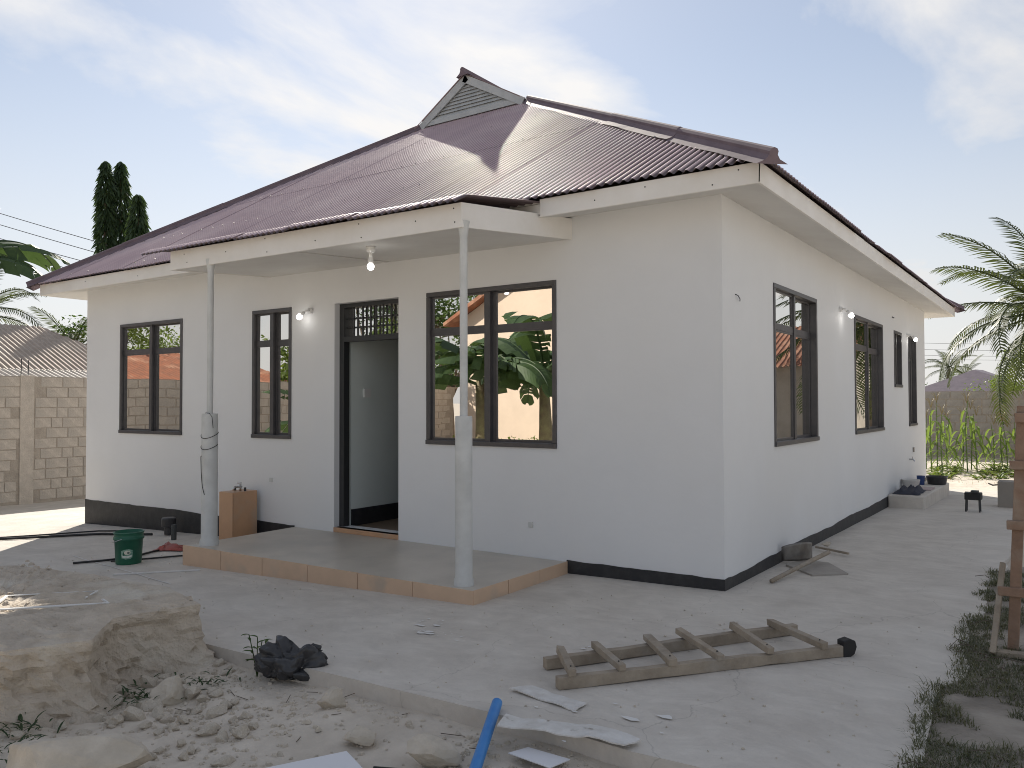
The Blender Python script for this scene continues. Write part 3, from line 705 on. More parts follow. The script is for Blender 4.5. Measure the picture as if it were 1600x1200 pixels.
# tall broken concrete slab with earth sides
bx_ = MB(); poly = [(-2.20, -3.17), (-2.32, -3.66), (-1.99, -3.98), (-2.17, -4.34), (-2.9, -5.0), (-4.9, -5.2), (-5.3, -4.2), (-4.5, -3.25), (-3.5, -3.06), (-2.8, -3.02)]
def dense(poly, step):
    o = []
    for i in range(len(poly)):
        a, b = Vector(poly[i]), Vector(poly[(i+1) % len(poly)]); n = max(1, int((b-a).length/step))
        o += [a + (b-a)*k/n for k in range(n)]
    return o
ring2 = dense(poly, .035); cen = Vector((-3.3, -4.0)); rings = []
bot = lambda x, y: ground_z(x, y)-.04
layers = [(1.13, 0, .0), (1.08, .10, .012), (1.015, .26, .02), (.985, .5, .018), (.985, .75, .012), (.992, .93, .006), (.986, .99, .004), (.90, 1.015, .012), (.75, 1.03, .014), (.5, 1.03, .014), (.25, 1.02, .012)]
L2 = []
for (a0, b0) in zip(layers, layers[1:]):
    for q_ in range(3): L2.append(tuple(a0[i]+(b0[i]-a0[i])*q_/3 for i in range(3)))
L2.append(layers[-1])
for sc_, h, am in L2:
    rg = []
    for p in ring2:
        q = cen + (p-cen)*sc_; z0 = bot(q.x, q.y); zt_ = .245
        nn = fbm(q.x*4, q.y*4, h*3)*1.3 + 1.1*fbm(q.x*15, q.y*15, h*11)
        ex = (q-cen).normalized()*(am*2.2*nn if h < 1 else 0)
        ero = max(0, fbm(q.x*1.2+3, q.y*1.2, h*1.5)) * (.075 if .1 < h < .85 else .03 if h < 1.01 else 0)
        q2 = q + ex - (q-cen).normalized()*ero
        rg.append(len(bx_.v)); bx_.v.append((q2.x, q2.y, z0 + (zt_-z0)*h + (am*1.5*nn if h >= 1 else 0)))
    rings.append(rg)
for a, b in zip(rings, rings[1:]):
    for i in range(len(a)): j = (i+1) % len(a); bx_.f.append((a[i], a[j], b[j], b[i]))
bx_.f.append(tuple(rings[-1]))
bx_.build('broken_concrete_slab', M_RUBBLE, label='large broken concrete slab with crumbling beige sides beside the rubble', cat='concrete slab')
# dusty crumbs lying on the slab
cr_ = MB()
def crumb(mb, x, y, z, s):
    n = 5; a0 = rnd.random()*6
    pts = [(x + s*math.cos(a0+6.283*i/n)*rnd.uniform(.7, 1.2), y + s*math.sin(a0+6.283*i/n)*rnd.uniform(.7, 1.2), z - s*.25) for i in range(n)]
    pts2 = [(x + (p[0]-x)*.55 + rnd.uniform(-.15, .15)*s, y + (p[1]-y)*.55 + rnd.uniform(-.15, .15)*s, z + s*rnd.uniform(.25, .6)) for p in pts]
    mb.add(pts + pts2, [tuple(range(n, 2*n))] + [(i, (i+1) % n, (i+1) % n+n, i+n) for i in range(n)])
for _ in range(420):
    x, y = rnd.uniform(-4.6, -2.25), rnd.uniform(-4.6, -3.15)
    if fbm(x*1.5, y*1.5, 4) > -.15: crumb(cr_, x, y, .25, rnd.choice((.008, .012, .012, .02, .03)))
cr_.build('crumbled_rubble', M_RUBBLE, label='loose crumbs of rubble strewn over the broken slab', cat='rubble', kind='stuff')
# white lime frame marked on the slab
lm = MB()
for p, q in (((-3.05, -4.05), (-2.62, -3.55)), ((-2.62, -3.55), (-2.75, -3.52)), ((-3.05, -4.05), (-3.35, -3.82)), ((-3.35, -3.82), (-3.0, -3.42)), ((-3.0, -3.42), (-2.88, -3.56))):
    lm.bar((*p, .264), (*q, .264), rnd.uniform(.010, .018), .008, jit=.003)
lm.build('lime_marking', M_LIME, label='white lime lines drawn on top of the broken slab', cat='marking')

# rubble stones spilling from the slab on to the soil
stones = [rock_mesh(i+1, 1, rnd.uniform(.65, 1), rnd.uniform(.5, .8)) for i in range(7)]
cand = []
for i in range(95):
    t = rnd.random(); x = -2.35 + 1.5*t + rnd.gauss(0, .14); y = -3.28 - .28*t - abs(rnd.gauss(0, .30)) - (.5*rnd.random() if i % 3 == 0 else 0)
    if y > APR_Y-.08: continue
    s_ = rnd.choice((.025, .03, .035, .045, .05, .06, .08))*(1.1-.35*t)
    cand.append((x, y, s_, 0))
for i in range(60):
    p_ = ring2[int(rnd.random()*len(ring2)*.42)]; q_ = cen + (p_-cen)*rnd.uniform(1.08, 1.3); cand.append((q_.x, q_.y, rnd.choice((.02, .03, .04, .055)), 1))
for i in range(26): cand.append((rnd.uniform(-2.0, -.9), rnd.uniform(-4.6, -3.8), rnd.choice((.03, .04, .055, .07)), 2))
SL = ('pale broken stone in the rubble heap between the slab and the black bag', 'small stone lying against the crumbling foot of the broken slab', 'loose stone on the bare soil around the long flat boulder')
for x, y, s_, ki in cand:
    o = put(rnd.choice(stones), 'stone', M_STONE, (x, y, ground_z(x, y)+s_*.22), (rnd.uniform(-.4, .4), rnd.uniform(-.4, .4), rnd.uniform(0, 6.28)), label=SL[ki], cat='stone', group=('stones of the rubble heap', 'stones at the foot of the slab', 'stones on the bare soil')[ki]); o.scale = (s_, s_, s_)
gr = MB()
for _ in range(4200):
    x = rnd.uniform(-4.6, 1.75); y = APR_Y-.03 - abs(rnd.gauss(0, .75))
    if fbm(x*1.3, y*1.3, 11) < -.12 and rnd.random() < .75: continue
    if x < -2.1 and y > -5: continue
    crumb(gr, x, y, ground_z(x, y)+.002, rnd.choice((.006, .008, .008, .011, .014, .02)))
for _ in range(500):
    x = rnd.uniform(-7, 1.7); y = rnd.uniform(APR_Y+.05, -.2)
    if -5.2 < x < -1.35 and y > -1.5: continue
    crumb(gr, x, y, gz(x, y)+.003, rnd.choice((.004, .005, .006, .009)))
gr.build('gravel', M_STONE, label='fine gravel and crumbs scattered over soil and cement', cat='gravel', kind='stuff')
big = rock_mesh(31, .14, .10, .10, 3, .2); x, y = -.04, -3.50
put(big, 'boulder', M_STONE, (x, y, ground_z(x, y)+.055), (0, .2, .6), label='large pale yellow rock on the soil near the blue pipe', cat='rock')
m2 = rock_mesh(17, .11, .06, .055, 3, .2); x, y = -.48, -3.50
put(m2, 'boulder', M_STONE, (x, y, ground_z(x, y)+.03), (0, .1, .5), label='flat elongated grey stone above the white board corner', cat='rock')
m3 = rock_mesh(23, .11, .08, .085, 3, .25); x, y = -.92, -3.28
put(m3, 'boulder', M_STONE, (x, y, ground_z(x, y)+.035), (0, .1, 1.5), label='jagged stone in the small heap below the black bag', cat='rock')
m4 = rock_mesh(41, .42, .19, .15, 3, .16); x, y = -1.22, -4.52
put(m4, 'boulder', M_STONE, (x, y, ground_z(x, y)+.10), (0, .05, .55), label='long sunlit flat topped boulder standing alone before the slab', cat='rock')
m5 = rock_mesh(52, .13, .10, .09, 3, .3); x, y = -1.85, -3.62
put(m5, 'boulder', M_STONE, (x, y, ground_z(x, y)+.05), (.3, .1, 2.2), label='angular block of broken concrete half way down the rubble heap', cat='rock')
# white board corner at the very bottom
x, y = -.25, -4.02
b_ = MB(); p0 = [(-.62, -4.05), (-.42, -3.66), (-.10, -3.80), (-.2, -4.25)]
b_.prism(p0, lambda x, y: ground_z(-.35, -3.9)+.025, lambda x, y: ground_z(-.35, -3.9)+.04); b_.build('white_sheet', M_PAPER, label='white sheet lying on the soil beside the flat grey stone', cat='panel')

# black refuse bag + weed
bm = bmesh.new(); bmesh.ops.create_icosphere(bm, subdivisions=5, radius=1)
for v in bm.verts:
    p = v.co.copy(); a = math.atan2(p.y, p.x)
    lobes = 1 + .24*math.cos(2*a+.5)*max(0, p.z) + .28*noise.noise(p*1.6+Vector((3, 1, 2)))
    rid = abs(noise.noise(p*1.5+Vector((7, 2, 5)))); rid2 = abs(noise.noise(p*3.6+Vector((1, 8, 3))))
    p *= lobes*(1 - .95*(.3-min(rid, .3))) * (1 - .35*(.25-min(rid2, .25)))
    saddle = -.25*math.exp(-((p.x-.25)/.22)**2) if p.z > 0 else 0
    p.z = max(p.z + saddle, -.42); v.co = Vector((p.x*.20, p.y*.14, p.z*.145))
me = bpy.data.meshes.new('refuse_bag'); bm.to_mesh(me); bm.free()
for pl_ in me.polygons: pl_.use_smooth = True
bgx, bgy = -1.50, -3.07
put(me, 'refuse_bag', M_BLACKP, (bgx, bgy, ground_z(bgx, bgy)+.085), (0, 0, .45), label='crumpled black plastic rubbish bag at the cement edge', cat='plastic bag')
def leafstrip(mb, p, d, up, L, w, droop, n=5, fold=.25):
    """curved lance leaf: two rows of quads with a folded midrib"""
    p, d, up = Vector(p), Vector(d).normalized(), Vector(up).normalized(); side = d.cross(up).normalized(); k = len(mb.v); c = p.copy(); dd = d.copy()
    for i in range(n+1):
        t = i/n; ww = w*math.sin(math.pi*min(1, .12+.88*t))**.7 if t < 1 else .0005
        u2 = side.cross(dd).normalized()
        mb.v += [tuple(c - side*ww/2 + u2*ww*fold), tuple(c), tuple(c + side*ww/2 + u2*ww*fold)]
        dd = (dd + Vector((0, 0, -droop/n))).normalized(); c = c + dd*L/n
    for i in range(n):
        a = k+3*i; mb.f += [(a, a+1, a+4, a+3), (a+1, a+2, a+5, a+4)]
wd = empty('weed', (-1.72, -3.14, ground_z(-1.72, -3.14)), 'small green weed growing beside the black bag', 'weed')
wm_ = MB(); st_ = MB()
for i in range(5):
    a = 1.2+1.25*i; q = Vector((-1.72, -3.14, ground_z(-1.72, -3.14))); e_ = q + Vector((.05*math.cos(a), .05*math.sin(a), .19+.03*(i % 3))); st_.tube([q, (q+e_)/2 + Vector((0, 0, .02)), e_], .003, 5)
    for k in range(5):
        c = q + (e_-q)*(.4+.15*k); b2 = a + (-1)**k*1.0; leafstrip(wm_, c, (math.cos(b2), math.sin(b2), .35), (0,0,1), .06, .018, .4, 4)
st_.build('stem', L_MID, wd); wm_.build('leaf', L_MID, wd)

# wooden ladder lying on the cement
lad = empty('wooden_ladder', (.6, -1.8, 0), 'rough wooden ladder lying flat on the cement in front of the house', 'ladder')
A, B = Vector((.06, -2.63, .034)), Vector((1.16, -1.20, .034)); C_, D_ = Vector((-.16, -2.40, .034)), Vector((.80, -.90, .034))
def rail(p, q, brk=None):
    p, q = Vector(p), Vector(q); d = (q-p).normalized(); k = MB(); n = 14; r = d.cross(Vector((0,0,1)))
    for i in range(n+1):
        t = i/n; c = p + (q-p)*t; hh = .031 + .005*fbm(t*5, p.x*3) - (.02*math.exp(-((t-.735)/.02)**2) if brk else 0); ww = .024 + .003*fbm(t*7, p.y*2)
        c = c + r*.008*fbm(t*3, p.x)
        for a, b in ((-1,-1),(1,-1),(1,1),(-1,1)): k.v.append(tuple(c + r*a*ww + Vector((0,0,b*hh))))
    for i in range(n):
        for e2 in range(4): a = i*4+e2; b2 = i*4+(e2+1) % 4; k.f.append((a, b2, b2+4, a+4))
    k.f += [(3,2,1,0), (4*n, 4*n+1, 4*n+2, 4*n+3)]; return k
rail(A, B, True).build('rail', M_WOOD, lad, bev=.003); rail(C_, D_).build('rail', M_WOOD, lad, bev=.003)
for i, t in enumerate((.045, .20, .37, .535, .715, .915)):
    a = A + (B-A)*t; c = C_ + (D_-C_)*(t+.015*(-1)**i); dirv = (c-a).normalized()
    p = a - dirv*.035; q = c + dirv*rnd.uniform(.03, .07); z = .034+.031+.017
    p.z = z + rnd.uniform(-.004, .004); q.z = z + rnd.uniform(0, .02)
    MB().bar(p, q, .044 + rnd.uniform(-.006, .006), .038, jit=.004).build('rung', M_WOOD, lad, bev=.004)
    MB().tube([p + dirv*.05 + Vector((0,0,.018)), p + dirv*.05 + Vector((0,0,.026))], .004, 6).build('nail', M_STEEL, lad)
dl_ = (B-A).normalized(); e_ = B + dl_*.0; rr_ = dl_.cross(Vector((0,0,1)))
ft = MB()
for s_ in (-.03, .03):
    pass
prof = [(-.02, -.045), (.02, -.045), (.06, -.02), (.075, .02), (.065, .055), (.03, .07), (-.02, .06)]
ft.add([tuple(B + dl_*a + rr_*(-.03) + Vector((0,0,b))) for a, b in prof] + [tuple(B + dl_*a + rr_*.03 + Vector((0,0,b))) for a, b in prof], [tuple(range(7))[::-1], tuple(range(7, 14))] + [(i, (i+1) % 7, (i+1) % 7+7, i+7) for i in range(7)])
ft.build('rubber_foot', M_RUBBER, lad, bev=.006)

# white PVC ceiling offcuts and paper
def sheet_strip(name, pts, z, m, th=.006, curl=.012, **t):
    k = MB(); n = len(pts)//2; L_ = pts[:n]; Rr = pts[n:][::-1]; rows = 10
    for j in range(2):
        for i in range(rows+1):
            f_ = i/rows*(n-1); a = int(min(f_, n-2)); u = f_-a
            l = Vector(L_[a]).lerp(Vector(L_[a+1]), u); r2 = Vector(Rr[a]).lerp(Vector(Rr[a+1]), u)
            for s_ in range(4):
                q = l.lerp(r2, s_/3); zz2 = z + curl*(fbm(q.x*6, q.y*6, z*9)+.5) - j*th
                zz2 = max(zz2, max(gz(q.x, q.y) if q.y > APR_Y else ground_z(q.x, q.y), -1)+.001+(1-j)*th); k.v.append((q.x, q.y, zz2))
    w = 4; tot = (rows+1)*w
    for i in range(rows):
        for s_ in range(3):
            a = i*w+s_; k.f += [(a, a+1, a+1+w, a+w), (a+w+tot, a+1+w+tot, a+1+tot, a+tot)]
    edge = [i for i in range(w)] + [i*w+w-1 for i in range(1, rows+1)] + [rows*w+i for i in range(w-2, -1, -1)] + [i*w for i in range(rows-1, 0, -1)]
    for i in range(len(edge)): a, b = edge[i], edge[(i+1) % len(edge)]; k.f.append((a, a+tot, b+tot, b))
    return k.build(name, m, **t)
sheet_strip('white_offcut', [(-.13, -2.79), (.08, -2.82), (.30, -2.85), (.30, -2.74), (.10, -2.71), (-.05, -2.69)], .008, M_WHITE, label='short white ceiling offcut lying on the cement by the ladder', cat='plastic strip')
sheet_strip('white_offcut', [(.13, -3.26), (.36, -3.17), (.52, -3.15), (.70, -3.12), (.72, -3.0), (.50, -2.99), (.34, -3.05), (.09, -3.13)], .02, M_WHITE, curl=.02, label='long jagged white ceiling offcut across the cement edge', cat='plastic strip')
gp_ = ground_z(.36, -3.25)
MB().prism([(.22, -3.30), (.45, -3.32), (.48, -3.20), (.26, -3.20)], lambda x, y: gp_+.030, lambda x, y: gp_+.034).build('paper_sheet', M_PAPER, label='small white sheet of paper tucked under the long white offcut', cat='paper')
# spilled white paint flecks
fl = MB()
for cx0, cy0, n, sp in ((-1.17, -2.12, 16, .11), (-1.38, -1.95, 9, .10), (.0, -1.9, 8, .16), (.5, -2.9, 10, .3)):
    for _ in range(n):
        x, y = cx0+rnd.gauss(0, sp), cy0+rnd.gauss(0, sp*.45); s_ = rnd.choice((.006, .01, .014, .03)); z = gz(x, y)+.006; a0 = rnd.random()*6
        fl.add([(x+s_*1.5*math.cos(a0+i*1.05)*rnd.uniform(.5, 1.3), y+s_*.7*math.sin(a0+i*1.05)*rnd.uniform(.5, 1.3), z) for i in range(6)], [tuple(range(6))])
fl.build('paint_flecks', M_LIME, label='white paint and plaster flecks on the grey cement', cat='paint', kind='stuff')
# blue pipe
bp = MB(); p, q = Vector((.30, -3.72, ground_z(.3, -3.72)+.03)), Vector((-.035, -3.03, .032))
d = (q-p).normalized()
bp.tube([p-d*.4, p, q], .026, 20, cap=False).tube([q, p-d*.4], .022, 20, cap=False); bp.build('blue_pipe', M_BLUE, smooth=True, label='bright blue plastic pipe lying across the cement edge', cat='pipe')
MB().tube([(-.25, -3.66, ground_z(-.25, -3.66)+.012), (0.1, -3.55, ground_z(.1, -3.55)+.02), (.33, -3.42, ground_z(.33, -3.42)+.015)], .006, 6).build('thin_black_rod', M_WIRE, label='thin black rod on the soil behind the yellow rock', cat='rod')

# green bucket with label
bx0, by0 = -5.68, -1.66; bz = gz(bx0, by0)
bk_ = empty('bucket', (bx0, by0, bz), 'green plastic paint bucket with a pale printed label', 'bucket')
MB().lathe([(0, bz+.004), (.118, bz+.004), (.122, bz+.01), (.135, bz+.25), (.146, bz+.252), (.147, bz+.275), (.138, bz+.28), (.140, bz+.315), (.147, bz+.318), (.147, bz+.328), (.136, bz+.33), (.118, bz+.02), (0, bz+.02)], (bx0, by0, 0), 36).build('body', M_GREEN, bk_, smooth=True)
def onbucket(name, m, fa, off):
    k = MB(); n = len(fa)
    for a, z in fa:
        r_ = .122 + (.135-.122)*(z-.01)/.24 + off; k.v.append((bx0 + r_*math.cos(a), by0 + r_*math.sin(a), bz+z))
    k.v.append(tuple(sum(v[i] for v in k.v)/n for i in range(3))); c = k.v[-1]; dv_ = Vector((c[0]-bx0, c[1]-by0, 0)); r_ = .128+off; dv_ = dv_.normalized()*(r_+.001); k.v[-1] = (bx0+dv_.x, by0+dv_.y, c[2])
    for i in range(n): k.f.append((i, (i+1) % n, n))
    return k.build(name, m, bk_)
fc = math.atan2(CAM.y-by0, CAM.x-bx0) - .12
lab = [(fc-.42, .075), (fc-.1, .062), (fc+.25, .068), (fc+.40, .078), (fc+.40, .11), (fc+.40, .155), (fc+.1, .165), (fc-.2, .16), (fc-.42, .15), (fc-.44, .11)]
lo_ = onbucket('label', mat('label_pale', (.30, .44, .36), (.12, .27, .19), rough=.5, scale=40, mixlo=.4, mixhi=.6), lab, .0018)
onbucket('label_mark', mat('label_cream', (.62, .62, .52), rough=.5), [(fc+.02+.24*math.cos(t*.524), .13+.022*math.sin(t*.524)) for t in range(12)], .003)
onbucket('label_mark', mat('label_grey', (.13, .16, .15), rough=.5), [(fc+.10+.10*math.cos(t*.785), .128+.011*math.sin(t*.785)) for t in range(8)], .0042)
onbucket('label_mark', mat('label_white', (.68, .70, .64), rough=.5), [(fc-.34, .08), (fc+.05, .076), (fc+.34, .088), (fc+.34, .105), (fc+.05, .095), (fc-.34, .10)], .003)
hp = [(bx0+.15*math.cos(a), by0+.15*math.sin(a), bz+.27-.05*math.sin((a-2.2)/3.14*3.14)) for a in [2.2+3.14*i/12 for i in range(13)]]
MB().tube(hp, .003, 5).build('handle', M_CHROME, bk_)
# red plastic by the porch
k = MB(); nx_, ny_ = 18, 9; x0_, y0_ = -6.18, -1.02
for j in range(ny_+1):
    for i in range(nx_+1):
        u, v = i/nx_, j/ny_; x = x0_ + .36*u + .05*fbm(u*3, v*3) - .03*v; y = y0_ + .12*u + .16*(v-.5)*(1-.3*u) + .02*fbm(u*5, v*5, 3)
        e_ = min(u, 1-u, v, 1-v)*4; k.v.append((x, y, gz(x, y) + .012 + min(1, e_)*(.045+.05*abs(fbm(u*4, v*4, 7)))))
for j in range(ny_):
    for i in range(nx_): a = j*(nx_+1)+i; k.f.append((a, a+1, a+nx_+2, a+nx_+1))
k.build('plastic_wrapper', M_RED, smooth=True, label='crumpled red plastic sheet at the corner of the porch slab', cat='plastic sheet')
# stub pipes by the plinth
st = empty('waste_pipe', (-7.0, -.30, gz(-7, -.3)), 'black drain pipe cap and short post standing beside the black plinth', 'drain pipe')
zq = gz(-7, -.3)
MB().lathe([(0, zq+.0), (.055, zq+.0), (.055, zq+.09), (.085, zq+.10), (.09, zq+.2), (.08, zq+.215), (0, zq+.215)], (-7.25, -.22, 0), 18).build('pipe_cap', M_BLACKP, st)
MB().tube([(-6.78, -.45, zq-.02), (-6.78, -.45, zq+.19)], .032, 12).build('post', mat('dark_pipe', (.05, .055, .055), rough=.6), st)
# black hoses / cables
def hose(pts, r_, label):
    P = []
    for i in range(len(pts)-1):
        for t in range(6): P.append(Vector(pts[i]).lerp(Vector(pts[i+1]), t/6))
    P.append(Vector(pts[-1])); P = [Vector((p.x + .03*fbm(i*.25, 3), p.y + .03*fbm(i*.25, 9), gz(p.x, p.y) + r_ + .003)) for i, p in enumerate(P)]
    MB().tube(P, r_, 7).build('hose', M_WIRE, smooth=True, label=label, cat='hose')
hose([(-10.2, -2.6, 0), (-8.9, -1.45, 0), (-8.1, -.62, 0), (-7.4, -.35, 0)], .016, 'black hose running from the sunny ground towards the green bucket')
hose([(-10.3, -2.75, 0), (-9.0, -1.2, 0), (-8.5, -.45, 0), (-8.0, -.22, 0)], .010, 'thin black cable lying beside the hose near the house corner')
hose([(-6.15, -1.98, 0), (-5.9, -1.5, 0), (-6.2, -.9, 0), (-5.6, -.45, 0), (-5.35, -.2, 0)], .012, 'black cable passing behind the green bucket to the porch')
hose([(-5.9, -1.72, 0), (-5.5, -1.15, 0), (-5.15, -.9, 0)], .009, 'short dark cable end between the bucket and red plastic')
MB().bar((-5.18, -2.10, gz(-5.18, -2.1)+.008), (-4.62, -1.55, gz(-4.62, -1.55)+.008), .018, .012).build('white_batten', M_LIME, label='thin white batten lying in front of the green bucket', cat='batten')
k = MB(); prev = None
for i in range(16):
    t = i/15; x, y = -6.7+2.42*t + .02*fbm(t*4, 2), -1.70-.38*t + .02*fbm(t*4, 6); d_ = Vector((.15, .98))*.006
    k.v += [(x-d_.x, y-d_.y, gz(x, y)+.006), (x+d_.x, y+d_.y, gz(x, y)+.006)]
    if i: a = 2*i; k.f.append((a-2, a, a+1, a-1))
k.build('chalk_line', M_LIME, label='thin white chalk line crossing the cement near the green bucket', cat='marking')
MB().tube([(-5.25, -3.06, gz(-5.2, -3.0)+.03), (-5.05, -2.92, gz(-5.2, -3.0)+.03)], .028, 14).build('blue_pipe_end', M_BLUE, label='short blue pipe end behind the broken slab', cat='pipe')
k = MB(); q = Vector((-4.95, -2.87, gz(-5, -2.9)+.05)); k.tube([q + Vector((.045*math.cos(a)*.6, .045*math.cos(a)*.8, .045*math.sin(a))) for a in [i*.5236 for i in range(13)]], .014, 8); k.build('black_ring', M_RUBBER, label='small black rubber ring behind the broken slab', cat='ring')

# tiled tap stand
tb = empty('tap_stand', (-5.82, -.38, gz(-5.6, -.4)), 'peach tiled water tap stand against the front wall beside the porch', 'tap stand')
zg = gz(-5.6, -.4)
TX0, TX1, TY0, TY1, TZ = -5.95, -5.70, -.40, -.06, .46
MB().box((TX0+.01, TY0+.01, zg-.05), (TX1-.01, TY1-.01, TZ-.012)).build('core', M_CONC, tb)
MB().box((TX0, TY0-.002, zg-.04), (TX1, TY0+.009, TZ)).build('tile', M_TILE2, tb, bev=.002)
MB().box((TX1-.009, TY0+.011, zg-.04), (TX1+.002, TY1, TZ)).build('tile', M_TILE2, tb, bev=.002)
MB().box((TX0-.002, TY0+.011, zg-.04), (TX0+.009, TY1, TZ)).build('tile', M_TILE2, tb, bev=.002)
MB().box((TX0, TY0+.01, TZ-.011), (TX1, TY1, TZ+.002)).build('tile', M_TILE2, tb, bev=.002)
MB().tube([(-5.80, -.22, TZ), (-5.80, -.22, TZ+.08)], .012, 8).tube([(-5.80, -.20, TZ+.05), (-5.80, -.30, TZ+.055), (-5.80, -.325, TZ+.02)], .011, 8).bar((-5.83, -.24, TZ+.095), (-5.76, -.24, TZ+.10), .014, .012).build('tap', M_CHROME, tb, smooth=True)
MB().tube([(-5.74, -.2, TZ), (-5.74, -.2, TZ+.045)], .014, 8).build('pipe_stub', M_STEEL, tb)
MB().tube([(-5.90, -.22, TZ), (-5.90, -.22, TZ+.03)], .013, 8).build('pipe_stub', M_STEEL, tb)

# hoe/spade by the right wall
sp = empty('shovel', (.25, 1.3, 0), 'old shovel with curved steel blade and wooden handle against the black plinth', 'shovel')
MB().tube([(.22, .48, .018), (.30, 1.05, .055), (.40, 1.62, .10)], [.017, .019, .02], 12).build('handle', M_WOOD, sp, smooth=True)
k = MB(); nu, nv = 10, 8
for j in range(nv+1):
    for i in range(nu+1):
        u, v = i/nu, j/nv; a = R(150)*(u-.5); r_ = .16
        P_ = Vector((.20, 1.50, .0)) + Vector((.10, .16, 0))*1.0*math.sin(a)*1.0 + Vector((-.10, .06, 0))*(1-math.cos(a))*.9 + Vector((.0, .0, .02 + .17*v*(1-.25*(2*u-1)**2)))
        k.v.append(tuple(P_))
for j in range(nv):
    for i in range(nu): a = j*(nu+1)+i; k.f.append((a, a+1, a+nu+2, a+nu+1))
bl = k.build('blade', M_METAL, sp, smooth=True); so_ = bl.modifiers.new('s', 'SOLIDIFY'); so_.thickness = .004
MB().prism([(.10, 1.30), (.42, .98), (.66, 1.22), (.40, 1.62), (.16, 1.62)], -.02, lambda x, y: .006 + .004*fbm(x*9, y*9)).build('cement_patch', M_LIME if False else mat('fresh_cement', (.40, .37, .33), (.33, .30, .27), rough=.9, scale=6), label='pale patch of spilled cement under the shovel', cat='cement patch')
MB().bar((.10, 2.35, .012), (.46, 2.15, .012), .02, .02).build('wood_stick', M_WOOD, label='short wooden stick beside the black plinth beyond the shovel', cat='stick')
o = put(stones[2], 'stone', M_STONE, (.16, 2.55, .02), (0, 0, 1), label='small dark lump of mortar beside the black plinth of the side wall', cat='stone'); o.scale = (.07, .05, .05)

# back door step with basins
zs = gz(.2, 8)
stp = MB(); stp.prism([(.012, 6.72), (.50, 6.72), (.53, 9.2), (.012, 9.2)], zs-.1, zs+.20); stp.build('concrete_step', M_CONC, bev=.02, label='low concrete step block against the side wall near the far corner', cat='step')
zt2 = zs+.20
def basin(name, x, y, r_, h, m, label, cat, z=zt2):
    MB().lathe([(0, z), (r_*.8, z), (r_*.86, z+.01), (r_, z+h-.01), (r_*1.05, z+h), (r_*1.03, z+h+.006), (r_*.95, z+h-.01), (r_*.8, z+.015), (0, z+.015)], (x, y, 0), 24).build(name, m, smooth=True, label=label, cat=cat)
basin('basin', .40, 8.75, .16, .13, M_BLACKP, 'black plastic basin standing on the concrete step', 'basin')
basin('cup', .19, 8.55, .062, .14, mat('navy_plastic', (.02, .05, .17), rough=.4), 'dark blue plastic tumbler on the concrete step', 'cup')
basin('white_tub', .14, 7.9, .13, .13, mat('white_plastic', (.6, .59, .56), rough=.5), 'dirty white plastic tub on the concrete step by the wall', 'tub')
k = MB(); nx_, ny_ = 14, 9
for j in range(ny_+1):
    for i in range(nx_+1):
        u, v = i/nx_, j/ny_; x = .05+.36*u; y = 6.8+.75*v; e_ = min(1, min(u, 1-u, v, 1-v)*5)
        k.v.append((x+.03*fbm(v*5, u), y+.03*fbm(u*5, v), zt2+.006+e_*(.04+.11*abs(fbm(u*3, v*3, 5)))))
for j in range(ny_):
    for i in range(nx_): a = j*(nx_+1)+i; k.f.append((a, a+1, a+nx_+2, a+nx_+1))
k.build('dark_cloth', M_CLOTH, smooth=True, label='crumpled dark blue cloth dropped on the concrete step', cat='cloth')
MB().box((.18, 7.6, zt2+.002), (.46, 8.05, zt2+.016)).build('pink_board', mat('pinkish_board', (.42, .34, .33), rough=.7), label='thin pinkish board lying on the concrete step', cat='board')
# charcoal stove
x, y = 1.09, 6.9; z = gz(x, y)
cs = empty('charcoal_stove', (x, y, z), 'small black charcoal stove on thin legs standing on the path', 'stove')
MB().prism([(x-.10, y-.09), (x+.10, y-.09), (x+.11, y+.09), (x-.11, y+.09)], z+.17, z+.27).build('fire_box', M_RUBBER, cs, bev=.008)
for a, b in ((-1,-1),(1,-1),(1,1),(-1,1)): MB().bar((x+a*.085, y+b*.07, z), (x+a*.08, y+b*.06, z+.172), .016, .016).build('leg', M_STEEL, cs)
MB().box((x-.02, y-.11, z+.27), (x+.07, y+.05, z+.30)).build('grate', M_STEEL, cs)
# grey concrete block + pan
x, y = 1.50, 7.85; z = gz(x, y)
MB().box((x-.17, y-.12, z-.01), (x+.24, y+.22, z+.38)).build('concrete_block', M_GREYW, bev=.012, label='grey square concrete block standing on the path edge', cat='concrete block')
MB().tube([(x-.30, y+.05, z+.33), (x-.24, y+.05, z+.305), (x-.15, y+.05, z+.32)], .012, 6).build('bent_stick', M_WOOD, label='short bent stick poking out beside the grey block', cat='stick')

# timber trestle at the right
tr = empty('timber_trestle', (2.0, -.45, 0), 'reddish timber trestle of nailed planks standing at the grass edge', 'trestle')
MB().bar((1.975, -.52, -.03), (2.045, -.50, 1.47), .06, .04, up=(0,1,0), jit=.004).build('post', M_WOODR, tr, bev=.004)
MB().bar((2.56, -.50, -.03), (2.52, -.48, 1.47), .06, .04, up=(0,1,0), jit=.004).build('post', M_WOODR, tr, bev=.004)
for z, xl, yy in ((.355, 1.905, -.546), (.755, 1.955, -.544), (1.115, 1.975, -.543), (1.40, 2.005, -.542)):
    MB().bar((xl, yy, z), (2.66, yy, z+.01), .04, .055, up=(0,0,1), jit=.003).build('rail', M_WOODR, tr, bev=.004)
MB().bar((1.925, -.43, .5), (1.885, -.72, .015), .05, .03, up=(1,0,0)).build('brace', M_WOOD, tr, bev=.003)
MB().bar((1.86, -.66, .012), (2.66, -.60, .012), .075, .03, jit=.003).build('foot_plank', M_WOOD, tr, bev=.003)

